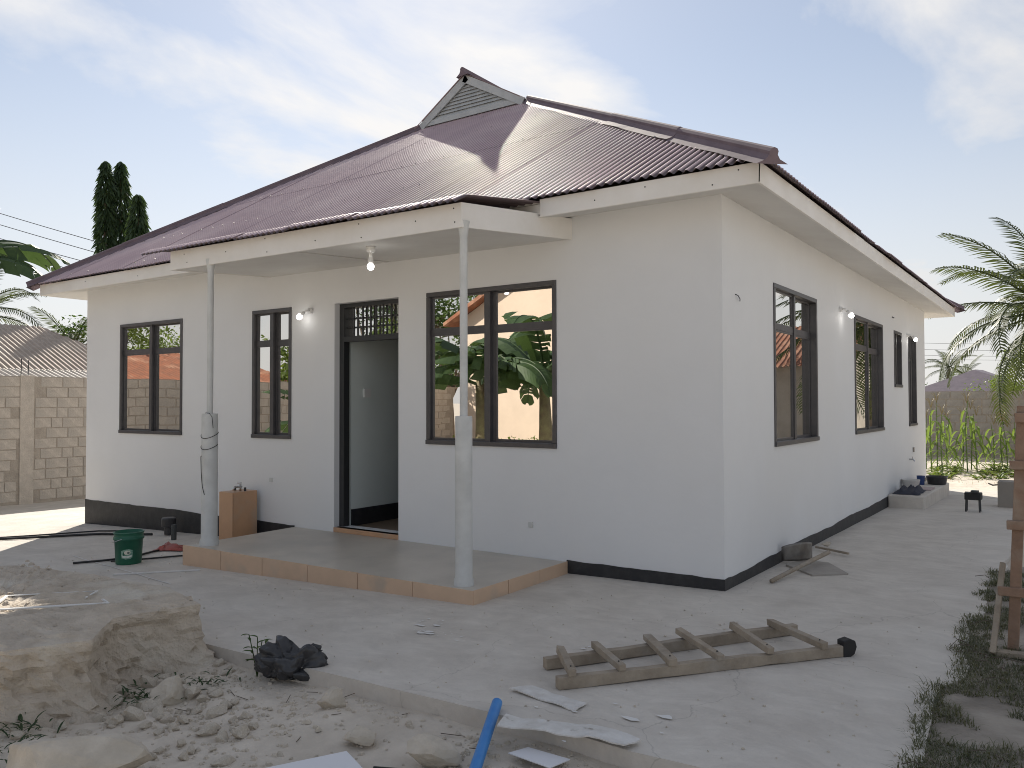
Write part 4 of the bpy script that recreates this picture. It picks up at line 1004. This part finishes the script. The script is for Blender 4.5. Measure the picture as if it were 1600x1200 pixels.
# rough grass at the right
def grass(name, n, sampler, m, hmin, hmax, label):
    k = MB()
    for _ in range(n):
        x, y = sampler(); z = (ground_z(x, y) + (.024 if x > 1.7 and y < 2.6 else 0)) if not (y > APR_Y and x < apr_right(y)) else gz(x, y)
        h = hmin + (hmax-hmin)*rnd.random()**1.8; a = rnd.random()*6.283; w = rnd.uniform(.0012, .003); ln = rnd.uniform(.5, 2.2)*h; ca, sa = math.cos(a), math.sin(a)
        k.add([(x-w*sa, y+w*ca, z-.005), (x+w*sa, y-w*ca, z-.005), (x+ln*.4*ca+w*.7*sa, y+ln*.4*sa-w*.7*ca, z+h*.65), (x+ln*.4*ca-w*.7*sa, y+ln*.4*sa+w*.7*ca, z+h*.65), (x+ln*ca, y+ln*sa, z+h*rnd.uniform(.6, 1))], [(0,1,2,3), (3,2,4)])
    k.build(name, m, label=label, cat='grass', kind='stuff')
so2 = MB(); rows_ = []
for j in range(70):
    y = -4.6 + 7.2*j/69; r0_ = []
    x_l = apr_right(y) + .02 + .05*fbm(y*4, 2)
    for i in range(15):
        x = x_l + (3.3-x_l)*i/14; r0_.append(len(so2.v)); so2.v.append((x, y, ground_z(x, y)+.024+.006*fbm(x*9, y*9)))
    rows_.append(r0_)
for a_, b_ in zip(rows_, rows_[1:]):
    for i in range(14): so2.f.append((a_[i], a_[i+1], b_[i+1], b_[i]))
so2.build('soil', mat('dark_soil', (.20, .175, .145), (.29, .255, .215), rough=.95, scale=5, col3=(.36, .32, .27), s3=1.6, bump=.5, bscale=25, lo3=.5, hi3=.62), smooth=True, kind='structure')
def smp():
    while True:
        x = 1.62 + abs(rnd.gauss(0, .55)); y = rnd.uniform(-4.2, 2.2)
        if x > apr_right(y) - .10*rnd.random() and x < 3.2 and fbm(x*2.2, y*2.2, 3) > -.22: return x, y
grass('grass', 34000, smp, L_GRASS, .006, .05, 'rough dry grass and weeds along the right edge of the cement')
def smp2():
    x = rnd.uniform(-9, 4); y = rnd.uniform(11.6, 21)
    return x, y
grass('weeds', 5000, smp2, leafmat('dry_weed', (.17, .14, .07), (.24, .20, .10), .3), .03, .16, 'dry weeds covering the sunny plot before the rear wall')
tw = MB()
for _ in range(60):
    x, y = smp(); z = ground_z(x, y)+.04; a = rnd.random()*6.28; L = rnd.uniform(.05, .22)
    tw.tube([(x, y, z), (x+L*.5*math.cos(a), y+L*.5*math.sin(a), z+rnd.uniform(0, .03)), (x+L*math.cos(a+.3), y+L*math.sin(a+.3), z)], .0025, 4)
for _ in range(40):
    x = rnd.uniform(-2, 1.2); y = rnd.uniform(-4, -3.15); z = ground_z(x, y)+.008; a = rnd.random()*6.28; L = rnd.uniform(.03, .12)
    tw.tube([(x, y, z), (x+L*math.cos(a), y+L*math.sin(a), z+.004)], .002, 4)
tw.build('twigs', M_BARK, label='dry twigs and straw scattered on the soil', cat='twigs', kind='stuff')

sw = MB()
for (cx0, cy0, n) in ((-2.02, -3.72, 60), (-1.88, -3.42, 40), (-2.05, -4.35, 70), (-1.75, -4.5, 40), (-2.3, -4.75, 60)):
    for _ in range(n):
        x, y = cx0+rnd.gauss(0, .09), cy0+rnd.gauss(0, .08); a = rnd.random()*6.283
        leafstrip(sw, (x, y, ground_z(x, y)+.0+rnd.random()*.05), (math.cos(a), math.sin(a), rnd.uniform(.3, 1.6)), (0,0,1), rnd.uniform(.03, .08), .012, .8, 3)
sw.build('slab_weeds', L_DARK, label='dark low weeds growing along the foot of the broken slab', cat='weeds', kind='stuff')

# ================================================================== BEYOND THE YARD
# block boundary wall on the left (its yard side is in shade)
BWX = -15.8; BH = 2.08
bw = MB().box((BWX-.2, -16.2, -.75), (BWX-.008, 30, BH-.01))
bwo = bw.build('boundary_wall', M_MORTAR, label='sandy cement block boundary wall left of the house, part rendered pilaster', cat='wall')
bme = {}
def block(par, c, sx, sy, sz, m):
    key = (round(sx, 2), round(sy, 2), round(sz, 2))
    if key not in bme:
        k = MB(); a, b, h = sx/2, sy/2, sz/2; j = .008
        k.add([(x*(a-j*(z2 > .9)*.0) , y*b, z*h) for z2 in (0,) for z in (-1, 1) for (x, y) in ((-1,-1),(1,-1),(1,1),(-1,1))], [(3,2,1,0),(4,5,6,7),(0,1,5,4),(1,2,6,5),(2,3,7,6),(3,0,4,7)])
        me = bpy.data.meshes.new('block'); me.from_pydata(k.v, [], k.f); me.materials.append(m); bme[key] = me
    o = bpy.data.objects.new('block', bme[key]); sc.collection.objects.link(o); o.parent = par; o.location = Vector(c) - wloc(par)
    o.rotation_euler = (rnd.uniform(-.006, .006), rnd.uniform(-.008, .008), rnd.uniform(-.008, .008)); return o
def blockwall(par, axis, face, lo, hi, zb, n, bh, bl, skip=None, out=1, m=M_BLOCK):
    for r_ in range(n):
        z = zb + (r_+.5)*bh; a = lo - (bl/2 if r_ % 2 else 0)
        while a < hi:
            L = bl*rnd.choice((1, 1, 1, .5, .75)); c = a + L/2
            if a >= lo-.01 and a+L <= hi+.01 and not (skip and skip[0] < c < skip[1]):
                t = face + out*(-.04 + rnd.uniform(-.003, .005))
                if axis == 'y': block(par, (t, c, z), .08, round(L-.025, 2), bh-.022, m)
                else: block(par, (c, t, z), round(L-.035, 2), .08, bh-.03, m)
            a += L
blockwall(bwo, 'y', BWX, -.8, 4.8, -.55, 12, .218, .46, skip=(1.72, 2.12))
MB().box((BWX-.02, 1.78, -.7), (BWX+.02, 2.06, BH+.01)).build('pilaster', M_BLOCK, bwo, bev=.01)
blocks_rest = MB()
for r_ in range(12):
    z = -.55 + (r_+.5)*.218; a = -16.0 - (.23 if r_ % 2 else 0)
    while a < -.9:
        L = .46
        if a > -16.1: t = rnd.uniform(0, .01); blocks_rest.box((BWX-.05, a+.016, z-.095), (BWX-.004+t, a+L-.016, z+.095))
        a += L
blocks_rest.build('blockwork', M_BLOCK, bwo, kind='stuff')
# rebar stubs on the pilaster
MB().tube([(BWX-.1, 1.84, BH-.05), (BWX-.1, 1.85, BH+.36)], .009, 6).tube([(BWX-.1, 1.98, BH-.05), (BWX-.09, 1.99, BH+.34)], .009, 6).build('rebar', M_STEEL, bwo)

# rear wall
RY = 22.0
rw_ = MB().box((-16, RY+.008, -.4), (2.7, RY+.2, 1.80)).build('rear_wall', M_MORTAR, label='grey cement block wall behind the maize plants', cat='wall')
bme.clear()
M_BLOCKG = mat('grey_block', (.42, .395, .36), (.34, .32, .29), rough=.95, scale=4, bump=.3, bscale=30)
blockwall(rw_, 'x', RY, -3.4, 2.6, -.36, 9, .24, .48, out=-1, m=M_BLOCKG)

# generic houses -----------------------------------------------------
def corr_plane(name, par, p0, eu, ev, w, h0, h1, m, pitch=.09, amp=.016, clip=None, lift=0):
    """corrugated roof plane: origin p0, eave direction eu, up-slope direction ev"""
    p0, eu, ev = Vector(p0), Vector(eu).normalized(), Vector(ev).normalized(); n = eu.cross(ev).normalized(); n = n if n.z > 0 else -n
    k = MB(); N = int(w/pitch*5); prev = None
    for i in range(N+1):
        s_ = w*i/N; a, b = (h0, h1) if clip is None else clip(s_)
        if b-a < .01: prev = None; continue
        o_ = n*(amp*math.cos(2*math.pi*s_/pitch)+lift); ids = []
        for t in (a, b): ids.append(len(k.v)); k.v.append(tuple(p0 + eu*s_ + ev*t + o_))
        if prev: k.f.append((prev[0], ids[0], ids[1], prev[1]))
        prev = ids
    return k.build(name, m, par, smooth=True)
# left neighbour: weathered hip roof with a lean-to, above the boundary wall
nb = empty('neighbour_house', (-23, 3, -.6), 'low house with weathered grey corrugated roof behind the left boundary wall', 'house')
MB().box((-26.5, -.8, -.6), (-18.6, 6.6, 1.9)).build('wall', M_GREYW, nb)
ridgeX, ridgeZ, eaveX, eaveZ = -22.6, 3.75, -19.3, 2.33
up_ = Vector((ridgeX-eaveX, 0, ridgeZ-eaveZ)); Lr = up_.length
hipend = 1.75
corr_plane('roof', nb, (eaveX, -1, eaveZ), (0,1,0), up_, 8.1, 0, Lr, M_GALV, pitch=.15, amp=.022, clip=lambda s_: (0, Lr if s_ < 8.1-hipend else Lr*(8.1-s_)/hipend))
corr_plane('roof', nb, (2*ridgeX-eaveX, -1, eaveZ), (0,1,0), (eaveX-ridgeX, 0, ridgeZ-eaveZ), 8.1, 0, Lr, M_GALV, pitch=.15, amp=.022, clip=lambda s_: (0, Lr if s_ < 8.1-hipend else Lr*(8.1-s_)/hipend))
MB().add([(eaveX, 7.1, eaveZ), (2*ridgeX-eaveX, 7.1, eaveZ), (ridgeX, 7.1-hipend, ridgeZ)], [(0,1,2)]).build('roof_end', M_GALV, nb)
up2 = Vector((-1.5, 0, .42))
corr_plane('lean_to_roof', nb, (-17.7, -1, 1.93), (0,1,0), up2, 8.9, 0, up2.length, mat('pale_galvanised', (.55, .49, .42), (.46, .40, .34), rough=.6, scale=4), pitch=.15, amp=.022, clip=lambda s_: (0, up2.length*min(1, (8.9-s_)/.8)))
# rusty roofed house further along the boundary, mirrored in the left windows
rh = empty('neighbour_house', (-21, -6, -.6), 'house with rusty red corrugated roof mirrored above the wall in the left window', 'house')
MB().box((-25.5, -10.5, -.6), (-18.2, -1.9, 1.85)).build('wall', M_GREYW, rh)
upr = Vector((-3.9, 0, 1.12))
corr_plane('roof', rh, (-17.6, -10.9, 1.98), (0,1,0), upr, 9.4, 0, upr.length, M_RUST, pitch=.15, amp=.022)
corr_plane('roof', rh, (-25.4, -10.9, 1.98), (0,1,0), (3.9, 0, 1.12), 9.4, 0, upr.length, M_RUST, pitch=.15, amp=.022)
MB().add([(-18.2, -10.5, 1.82), (-25.5, -10.5, 1.82), (-21.5, -10.5, 3.0)], [(0,1,2)]).add([(-18.2, -1.9, 1.82), (-25.5, -1.9, 1.82), (-21.5, -1.9, 3.0)], [(2,1,0)]).build('gable', M_GREYW, rh)
# peach house opposite, mirrored in the big window
ph = empty('peach_house', (-11, -18, -.5), 'sunlit peach plastered gabled house mirrored in the large front window', 'house')
PY = -16.2
MB().add([(-15.4, PY, -.7), (-6.2, PY, -.7), (-6.2, PY, 3.0), (-12.2, PY, 6.2), (-15.4, PY, 4.5), (-15.4, PY-6, -.7), (-6.2, PY-6, -.7), (-6.2, PY-6, 3.0), (-12.2, PY-6, 6.2), (-15.4, PY-6, 4.5)],
         [(4,3,2,1,0), (5,6,7,8,9), (0,1,6,5), (1,2,7,6), (4,0,5,9)]).build('wall', M_PEACH, ph)
MB().add([(-5.7, PY+.4, 2.72), (-12.2, PY+.4, 6.22), (-12.2, PY-6.3, 6.22), (-5.7, PY-6.3, 2.72), (-5.7, PY+.4, 2.84), (-12.2, PY+.4, 6.36), (-12.2, PY-6.3, 6.36), (-5.7, PY-6.3, 2.84)], [(3,2,1,0),(4,5,6,7),(0,1,5,4),(1,2,6,5),(2,3,7,6),(3,0,4,7)]).build('roof', M_RUST, ph)
MB().add([(-12.2, PY+.4, 6.22), (-16.0, PY+.4, 4.2), (-16.0, PY-6.3, 4.2), (-12.2, PY-6.3, 6.22), (-12.2, PY+.4, 6.36), (-16.0, PY+.4, 4.33), (-16.0, PY-6.3, 4.33), (-12.2, PY-6.3, 6.36)], [(3,2,1,0),(4,5,6,7),(0,1,5,4),(1,2,6,5),(2,3,7,6),(3,0,4,7)]).build('roof', M_RUST, ph)
pw2 = MB().box((-10.9, PY+.004, 1.2), (-9.6, PY+.03, 3.0)).build('window', mat('dark_opening', (.03, .03, .03), rough=.6), ph)
for i in range(9): MB().bar((-10.9+.1625*i, PY+.06, 1.2), (-10.9+.1625*i, PY+.06, 3.0), .02, .02, up=(0,1,0)).build('bar', M_STEEL, pw2)
MB().tube([(-10.25+.2*math.cos(i*.5236), PY+.075, 2.1+.2*math.sin(i*.5236)) for i in range(13)], .012, 6).build('ring', M_STEEL, pw2)
# right neighbour: grey wall, rusty roof, mirrored in the side windows
gh = empty('neighbour_house', (6, 20, -.2), 'grey walled house with rusty red roof mirrored in the side windows', 'house')
MB().box((2.95, 17.6, -.4), (9.5, 22.6, 2.65)).build('wall', M_GREYW, gh)
upg = Vector((0, 2.9, 1.35))
corr_plane('roof', gh, (2.55, 17.15, 2.5), (1,0,0), upg, 7.4, 0, upg.length, M_RUST, pitch=.15, amp=.022)
corr_plane('roof', gh, (2.55, 22.95, 2.5), (1,0,0), (0, -2.9, 1.35), 7.4, 0, upg.length, M_RUST, pitch=.15, amp=.022)
MB().add([(2.95, 17.6, 2.6), (2.95, 22.6, 2.6), (2.95, 20.05, 3.75)], [(0,1,2)]).build('gable', M_GREYW, gh)
# far purple hipped roof beyond the rear wall
fh = empty('distant_house', (-3, 52, -.3), 'distant house with dull purple hipped roof peeping over the rear wall', 'house')
MB().box((-6.2, 49, -.3), (.8, 55, 1.9)).build('wall', M_GREYW, fh)
MB().add([(-6.6, 48.6, 1.9), (1.2, 48.6, 1.9), (1.2, 55.4, 1.9), (-6.6, 55.4, 1.9), (-2.9, 51.5, 3.45), (-2.5, 52.5, 3.45)], [(0,1,4), (1,2,5,4), (2,3,5), (3,0,4,5)]).build('roof', mat('dull_purple_roof', (.15, .12, .14), (.2, .16, .18), rough=.5, scale=3), fh)

# plants ---------------------------------------------------------------
def at(u, v, depth):
    """world point behind a photo pixel at a given depth, for laying things out"""
    f = Vector((-math.sin(YAW)*math.cos(PITCH), math.cos(YAW)*math.cos(PITCH), math.sin(PITCH))); r_ = Vector((math.cos(YAW), math.sin(YAW), 0)); up = r_.cross(f)
    return CAM + (f + r_*(u-800)/1268.4 + up*(600-v)/1268.4)*depth
def leaves(mb, pts, size, droop=.0, asp=.45, rg=None):
    rg = rg or rnd
    for p in pts:
        d = Vector((rg.gauss(0, 1), rg.gauss(0, 1), rg.gauss(0, .7)-droop)).normalized(); s_ = size*rg.uniform(.6, 1.3)
        q = d.cross(Vector((rg.gauss(0, 1), rg.gauss(0, 1), rg.gauss(0, 1)))).normalized(); w = s_*asp
        mb.add([p, p + d*s_*.5 + q*w*.5, p + d*s_, p + d*s_*.5 - q*w*.5], [(0,1,2,3)])
def frond(L, droop, n=34, lw=.05, ll=.55, seed=0, curl=.6):
    """palm frond in local space growing along +x, arching down"""
    rg = random.Random(seed); mb = MB(); c = Vector((0, 0, 0)); ang = 0; pts = [c]
    for i in range(16):
        d = Vector((math.cos(ang), 0, math.sin(ang))); c = c + d*L/16; pts.append(c); ang -= droop/16*(.4+1.2*i/16)
    mb.tube(pts, [.028*(1-.85*i/16)+.004 for i in range(17)], 5)
    for i in range(n):
        t = .12 + .88*i/n; f = t*16; a = min(15, int(f)); p = pts[a].lerp(pts[a+1], f-a); d = (pts[a+1]-pts[a]).normalized()
        l_ = ll*(math.sin(math.pi*(.15+.8*t))**.6)*rg.uniform(.8, 1.1)*L/3
        for sgn in (-1, 1):
            out_ = (d*.55 + Vector((0, sgn, 0))*.85 + Vector((0, 0, -.12+rg.uniform(-.12, .1)))).normalized(); dn = Vector((0, 0, -1))
            q = p + out_*l_*.5; q2 = q + (out_ + dn*curl*rg.uniform(.7, 1.4)).normalized()*l_*.55; sd = d*lw*.5*L/3
            mb.add([p-sd*.6, p+sd*.6, q+sd, q-sd, q2+sd*.1], [(0,1,2,3), (3,2,4)])
    return mb
def palm(name, loc, H, L, n, label, cat='palm tree', seed=1, group=None, lean=(0, 0), el=(1.25, -.5)):
    rg = random.Random(seed); t = empty(name, loc, label, cat, group); loc = Vector(loc); top = loc + Vector((lean[0], lean[1], H))
    pts = [loc + (top-loc)*i/8 + Vector((.08*math.sin(i*.7)*H/6, 0, 0)) for i in range(9)]; pts[-1] = top
    MB().tube(pts, [.15*(1-.035*i)*min(1.3, .5+H/6) for i in range(9)], 10).build('trunk', M_BARK, t)
    protos = []
    for k in range(4):
        o = frond(L, 1.0+.35*k, seed=seed*10+k, n=max(14, int(16+L*7)))
        protos.append(o)
    ml_ = []
    for k, mbp in enumerate(protos):
        me = bpy.data.meshes.new('frond'); me.from_pydata(mbp.v, [], mbp.f); me.materials.append(L_PALM); ml_.append(me)
    for i in range(n):
        o = bpy.data.objects.new('frond', rg.choice(ml_)); sc.collection.objects.link(o); o.parent = t; o.location = top - loc
        az = i*2.39996 + rg.uniform(-.2, .2); e_ = el[0] + (el[1]-el[0])*(i/n) + rg.uniform(-.1, .1)
        o.rotation_euler = (rg.uniform(-.4, .4), -e_, az); s_ = rg.uniform(.85, 1.1); o.scale = (s_, s_, s_)
    return t
pR = at(1645, 490, 19.0)
palm('coconut_palm', (pR.x, pR.y, gz(pR.x, pR.y)-.1), pR.z+.2, 3.2, 38, 'young coconut palm with arching feathery fronds beside the rear wall', seed=3, el=(1.35, -.6))
pD = at(1483, 575, 62); palm('coconut_palm', (pD.x, pD.y, -.3), 4.3, 2.4, 16, 'distant coconut palm beyond the rear wall, left of the purple roof', seed=5)
pD = at(1508, 583, 74); palm('coconut_palm', (pD.x, pD.y, -.3), 4.2, 2.4, 14, 'smaller distant coconut palm touching the purple roof', seed=6)
pL = at(-40, 470, 26); palm('coconut_palm', (pL.x, pL.y, -.7), 5.0, 2.8, 18, 'coconut palm behind the weathered neighbour roof', seed=8)
pL = at(118, 515, 34); palm('coconut_palm', (pL.x, pL.y, -.7), 4.4, 2.6, 16, 'dark coconut palm close to the left corner of the house', seed=9)

def banana_leaf(L, Wd_, droop, seed, tears=9):
    rg = random.Random(seed); mb = MB(); N = 26; c = Vector((0, 0, 0)); ang = 0; pts = [c]
    for i in range(N):
        c = c + Vector((math.cos(ang), 0, math.sin(ang)))*L/N; pts.append(c); ang -= droop/N*(.2+1.6*i/N)
    mb.tube(pts, [.03*(1-i/N)+.006 for i in range(N+1)], 6)
    cuts = {sgn: sorted(rg.sample(range(3, N-1), tears)) for sgn in (-1, 1)}
    for sgn in (-1, 1):
        gdro = rg.uniform(.2, .9); 
        for i in range(2, N):
            if i in cuts[sgn]: gdro = rg.uniform(.15, 1.3)
            gap = .3 if i in cuts[sgn] else 0
            quad = []
            for t, kk in ((i+gap, 0), (i+1, 1)):
                a = min(N-1, int(t)); p = pts[a].lerp(pts[a+1], t-a); d = (pts[a+1]-pts[a]).normalized(); w = Wd_*(math.sin(math.pi*min(1, (t/N)*.93+.06))**.55)
                sh = d*(-(.35 if gap and kk == 0 else 0)*w*.35)
                m1 = p + Vector((0, sgn, 0))*w*.5 + Vector((0, 0, .10*w - gdro*w*.18)) + d*w*.12 + sh*.4
                e1 = p + Vector((0, sgn*.82, 0))*w + Vector((0, 0, -gdro*w*.75)) + d*w*.28 + sh
                quad.append((p, m1, e1))
            (a0, a1, a2), (b0, b1, b2) = quad
            mb.add([a0, b0, b1, a1, b2, a2], [(0,1,2,3), (3,2,4,5)])
    return mb
BL = []
for k in range(5):
    mbp = banana_leaf(2.3, .38, .9+.3*k, 40+k); me = bpy.data.meshes.new('leaf'); me.from_pydata(mbp.v, [], mbp.f); me.materials.append(L_BAN); BL.append(me)
def banana(loc, H, n, label, seed, s=1.0, first=None):
    rg = random.Random(seed); loc = Vector(loc); t = empty('banana_plant', loc, label, 'banana plant')
    MB().tube([loc - Vector((0, 0, .1)), loc + Vector((.05, 0, H*.5)), loc + Vector((.02, .05, H))], [.16*s, .13*s, .08*s], 12).build('stem', mat('banana_stem', (.20, .19, .09), (.13, .10, .06), rough=.7, scale=5), t, smooth=True)
    for i in range(n):
        o = bpy.data.objects.new('leaf', rg.choice(BL)); sc.collection.objects.link(o); o.parent = t; o.location = (.02, .05, H*rg.uniform(.86, 1)); az = i*2.4 + rg.uniform(-.3, .3)
        if first is not None and i < len(first): az, e_ = first[i]
        else: e_ = rg.uniform(.35, 1.2)
        o.rotation_euler = (rg.uniform(-.25, .25), -e_, az); s_ = s*rg.uniform(.85, 1.1); o.scale = (s_,)*3
    return t
lb = at(-112, 480, 16.0); toc = math.atan2(math.sin(YAW), math.cos(YAW))
banana((lb.x, lb.y, gz(lb.x, lb.y)-.1), 5.35, 9, 'banana plant with torn hanging leaves over the left boundary wall', 61, 1.2, [(toc+.0, .42), (toc+2.4, .9), (toc-.9, -.2)])
banana((-9.15, -8.9, -.4), 2.6, 11, 'tall banana plant mirrored in the left pane of the large window', 62, 1.15)
banana((-7.7, -9.3, -.4), 2.6, 11, 'banana plant with hanging fruit mirrored in the right pane of the large window', 63, 1.15)
banana((-12.2, -6.9, -.4), 1.3, 7, 'young banana plant mirrored in the narrow window by the door', 64, .8)

# hedge below the peach wall
def leafcloud(name, par, boxes, n, size, m, seed, **t):
    rg = random.Random(seed); mb = MB(); P = []
    for _ in range(n):
        c, r_ = rg.choice(boxes); d = Vector((rg.gauss(0, 1), rg.gauss(0, 1), rg.gauss(0, 1))).normalized()*(rg.random()**.45); P.append(Vector(c) + Vector((d.x*r_[0], d.y*r_[1], d.z*r_[2])))
    leaves(mb, P, size, .2, rg=rg); return mb.build(name, m, par, **t)
leafcloud('hedge', None, [((-14+i*.9, -14.2+.3*math.sin(i*2), -.05), (.6, .4, .45)) for i in range(10)], 3800, .12, L_LIGHT, 5, label='low green hedge mirrored along the foot of the peach wall', cat='hedge', kind='stuff')
def broad_tree(loc, H, spread, n, m, label, seed, size=.2, gap=.0, group=None):
    rg = random.Random(seed); loc = Vector(loc); t = empty('leafy_tree', loc, label, 'tree', group); br = MB(); boxes = []
    fork = loc + Vector((rg.uniform(-.2, .2), rg.uniform(-.2, .2), H*.35)); br.tube([loc - Vector((0, 0, .2)), (loc+fork)/2 + Vector((.05, .04, 0)), fork], [.04*H*.6+.05, .03*H*.6+.04, .02*H*.6+.03], 8)
    for i in range(9):
        a = i*2.4 + rg.uniform(-.3, .3); e_ = fork + Vector((math.cos(a)*spread*rg.uniform(.3, .95), math.sin(a)*spread*rg.uniform(.3, .95), H*rg.uniform(.12, .62))); mid_ = fork.lerp(e_, .5) + Vector((0, 0, .15))
        br.tube([fork, mid_, e_], [.06, .04, .012], 6)
        for k in range(5):
            c = e_ + Vector((rg.gauss(0, .3), rg.gauss(0, .3), rg.gauss(0, .25)))*spread*.6; r0 = spread*rg.uniform(.14, .3); boxes.append((c, (r0*1.2, r0*1.2, r0*.8))); br.tube([mid_.lerp(e_, .7), c], [.02, .006], 4)
    br.build('trunk', M_BARK, t); leafcloud('crown', t, boxes, n, size, m, seed+1); return t
for u, v, dep, H, sp_, m, lab, sd_ in ((72, 520, 33, 5.2, 2.0, L_MID, 'sparse leafy tree with bare twigs behind the weathered roof', 21), (100, 545, 40, 4.6, 2.0, L_LIGHT, 'yellowish green tree low behind the left boundary wall', 22), (20, 540, 38, 4.6, 2.4, L_DARK, 'dark bushy tree behind the weathered roof ridge', 23), (128, 560, 30, 3.6, 1.5, L_MID, 'small bushy tree against the left corner of the house', 28), (1458, 600, 60, 2.9, 2.0, L_DARK, 'dark low bush beyond the rear wall at the house corner', 29), (1535, 590, 68, 4.0, 3.0, L_MID, 'round green tree beyond the rear wall behind the purple roof', 30), (1590, 585, 40, 4.0, 2.4, L_LIGHT, 'bright green bushy tree behind the young coconut palm', 35)):
    q = at(u, v, dep); lt_ = broad_tree((q.x, q.y, -.5 if u > 800 else -.7), H, sp_, 2600, m, lab, sd_, .16)
# trees mirrored in the front windows
for x, y, H, sp_, m, lab, sd_ in ((-17.4, -12.4, 5.2, 1.9, L_LIGHT, 'light green tree mirrored over the wall in the narrow window', 31), (-27, -6, 6.2, 2.8, L_MID, 'leafy green tree mirrored behind the rusty roof', 24), (-28, -10.5, 6.6, 3.0, L_LIGHT, 'sunlit light green tree mirrored behind the rusty roof ridge', 25), (-21.5, -17.5, 7.2, 2.8, L_DARK, 'dark green tree mirrored behind the grey yard wall', 26), (-17.8, -18.5, 6.5, 2.4, L_MID, 'mid green tree mirrored at the end of the yard wall', 27)):
    broad_tree((x, y, -.6), H, sp_, 4200, m, lab, sd_, .2)
# columnar mast trees
def mast_tree(u, vtop, dep, half, label, sd_, taper=0):
    rg = random.Random(sd_); top = at(u, vtop, dep); base = Vector((top.x, top.y, -.7)); t = empty('mast_tree', base, label, 'tree', 'columnar trees behind the roof'); H = top.z - base.z
    MB().tube([base, base + Vector((0, 0, H*.6)), base + Vector((0, 0, H*.97))], [.14, .09, .02], 8).build('trunk', M_BARK, t)
    mb = MB()
    for i in range(3600):
        h = rg.random()**.8; z = base.z + H*(.12+.88*h); w = half*(min(1, (1-h)*(9 if not taper else 2.2)+.10)) * (1 + .40*noise.noise(Vector((h*16, sd_, 1))))
        a = rg.random()*6.283; r_ = w*math.sqrt(rg.random()); p = Vector((base.x + r_*math.cos(a), base.y + r_*math.sin(a), z))
        d = Vector((math.cos(a)*.55, math.sin(a)*.55, -1.0+rg.uniform(-.2, .5))).normalized(); s_ = rg.uniform(.2, .5); q = d.cross(Vector((rg.gauss(0, 1), rg.gauss(0, 1), .2))).normalized()*s_*.11
        mb.add([p, p + d*s_*.45 + q, p + d*s_, p + d*s_*.45 - q], [(0,1,2,3)])
    mb.build('crown', L_DARK, t)
mast_tree(166, 249, 32, .25, 'slim dark columnar tree, left of the tall touching pair', 71)
mast_tree(190, 250, 32.5, .30, 'slim dark columnar tree, right of the tall touching pair', 72)
mast_tree(217, 302, 31, .62, 'shorter tapering columnar tree beside the tall pair', 73, taper=1)
# maize plants
def maize(loc, H, sd_):
    rg = random.Random(sd_); loc = Vector(loc); t = empty('maize_plant', loc, 'green maize plant growing in front of the rear block wall', 'maize', 'maize plants by the rear wall')
    MB().tube([loc, loc + Vector((rg.uniform(-.05, .05), 0, H*.6)), loc + Vector((rg.uniform(-.1, .1), 0, H))], [.016, .013, .006], 6).build('stalk', L_MAIZE, t)
    n = 10
    for i in range(n):
        h = H*(.12+.8*i/n); a = i*3.0 + rg.uniform(-.4, .4); k = MB(); leafstrip(k, loc + Vector((0, 0, h)), (math.cos(a), math.sin(a), 1.1), (0,0,1), rg.uniform(.5, .8), .06, 3.0, 7, .15); k.build('leaf', L_MAIZE, t)
    k = MB()
    for i in range(6): a = i*1.05; k.tube([loc + Vector((0, 0, H*.97)), loc + Vector((.05*math.cos(a), .05*math.sin(a), H+.12)), loc + Vector((.12*math.cos(a), .12*math.sin(a), H+.2))], .004, 4)
    k.build('tassel', leafmat('tassel', (.25, .2, .09), (.3, .25, .12), .2), t)
for i, (u, dep, H) in enumerate(((1455, 19.6, 1.6), (1464, 20.4, 1.75), (1472, 19.2, 1.45), (1479, 20.2, 1.3), (1504, 20.3, 1.35), (1511, 19.4, 1.7), (1517, 20.0, 1.55), (1526, 19.7, 1.4), (1553, 20.4, 1.15), (1566, 19.8, 1.25), (1574, 20.3, 1.1), (1590, 20.0, 1.2), (1447, 20.6, 1.35))):
    q = at(u, 700, dep); maize((q.x, q.y, ground_z(q.x, q.y)-.02), H, 80+i)
ww = MB()
rg = random.Random(4)
for i in range(46):
    q = at(rg.uniform(1440, 1600), 700, rg.uniform(17.6, 21)); z = ground_z(q.x, q.y)
    for k_ in range(9): a = rg.random()*6.28; leafstrip(ww, (q.x, q.y, z), (math.cos(a), math.sin(a), rg.uniform(.6, 1.8)), (0,0,1), rg.uniform(.15, .34), .06, 1.2, 4)
ww.build('low_plants', L_LIGHT, label='low bright green weeds growing round the maize', cat='weeds', kind='stuff')

# power lines
def cable(p, q, sag, label):
    p, q = Vector(p), Vector(q); MB().tube([p.lerp(q, i/20) - Vector((0, 0, sag*4*(i/20)*(1-i/20))) for i in range(21)], .018, 5).build('power_line', M_WIRE, label=label, cat='cable', group='overhead power lines')
for v0, v1 in ((326, 372), (345, 388), (372, 402), (392, 418), (415, 436)):
    a, b = at(-300, v0-92, 46), at(420, v1+78, 40); cable(a, b, .25, 'thin black overhead power line behind the mast trees')
for v0 in (537, 547, 556, 562):
    cable(at(1350, v0-2, 95), at(1750, v0+2, 105), .2, 'distant overhead power line above the far palms')
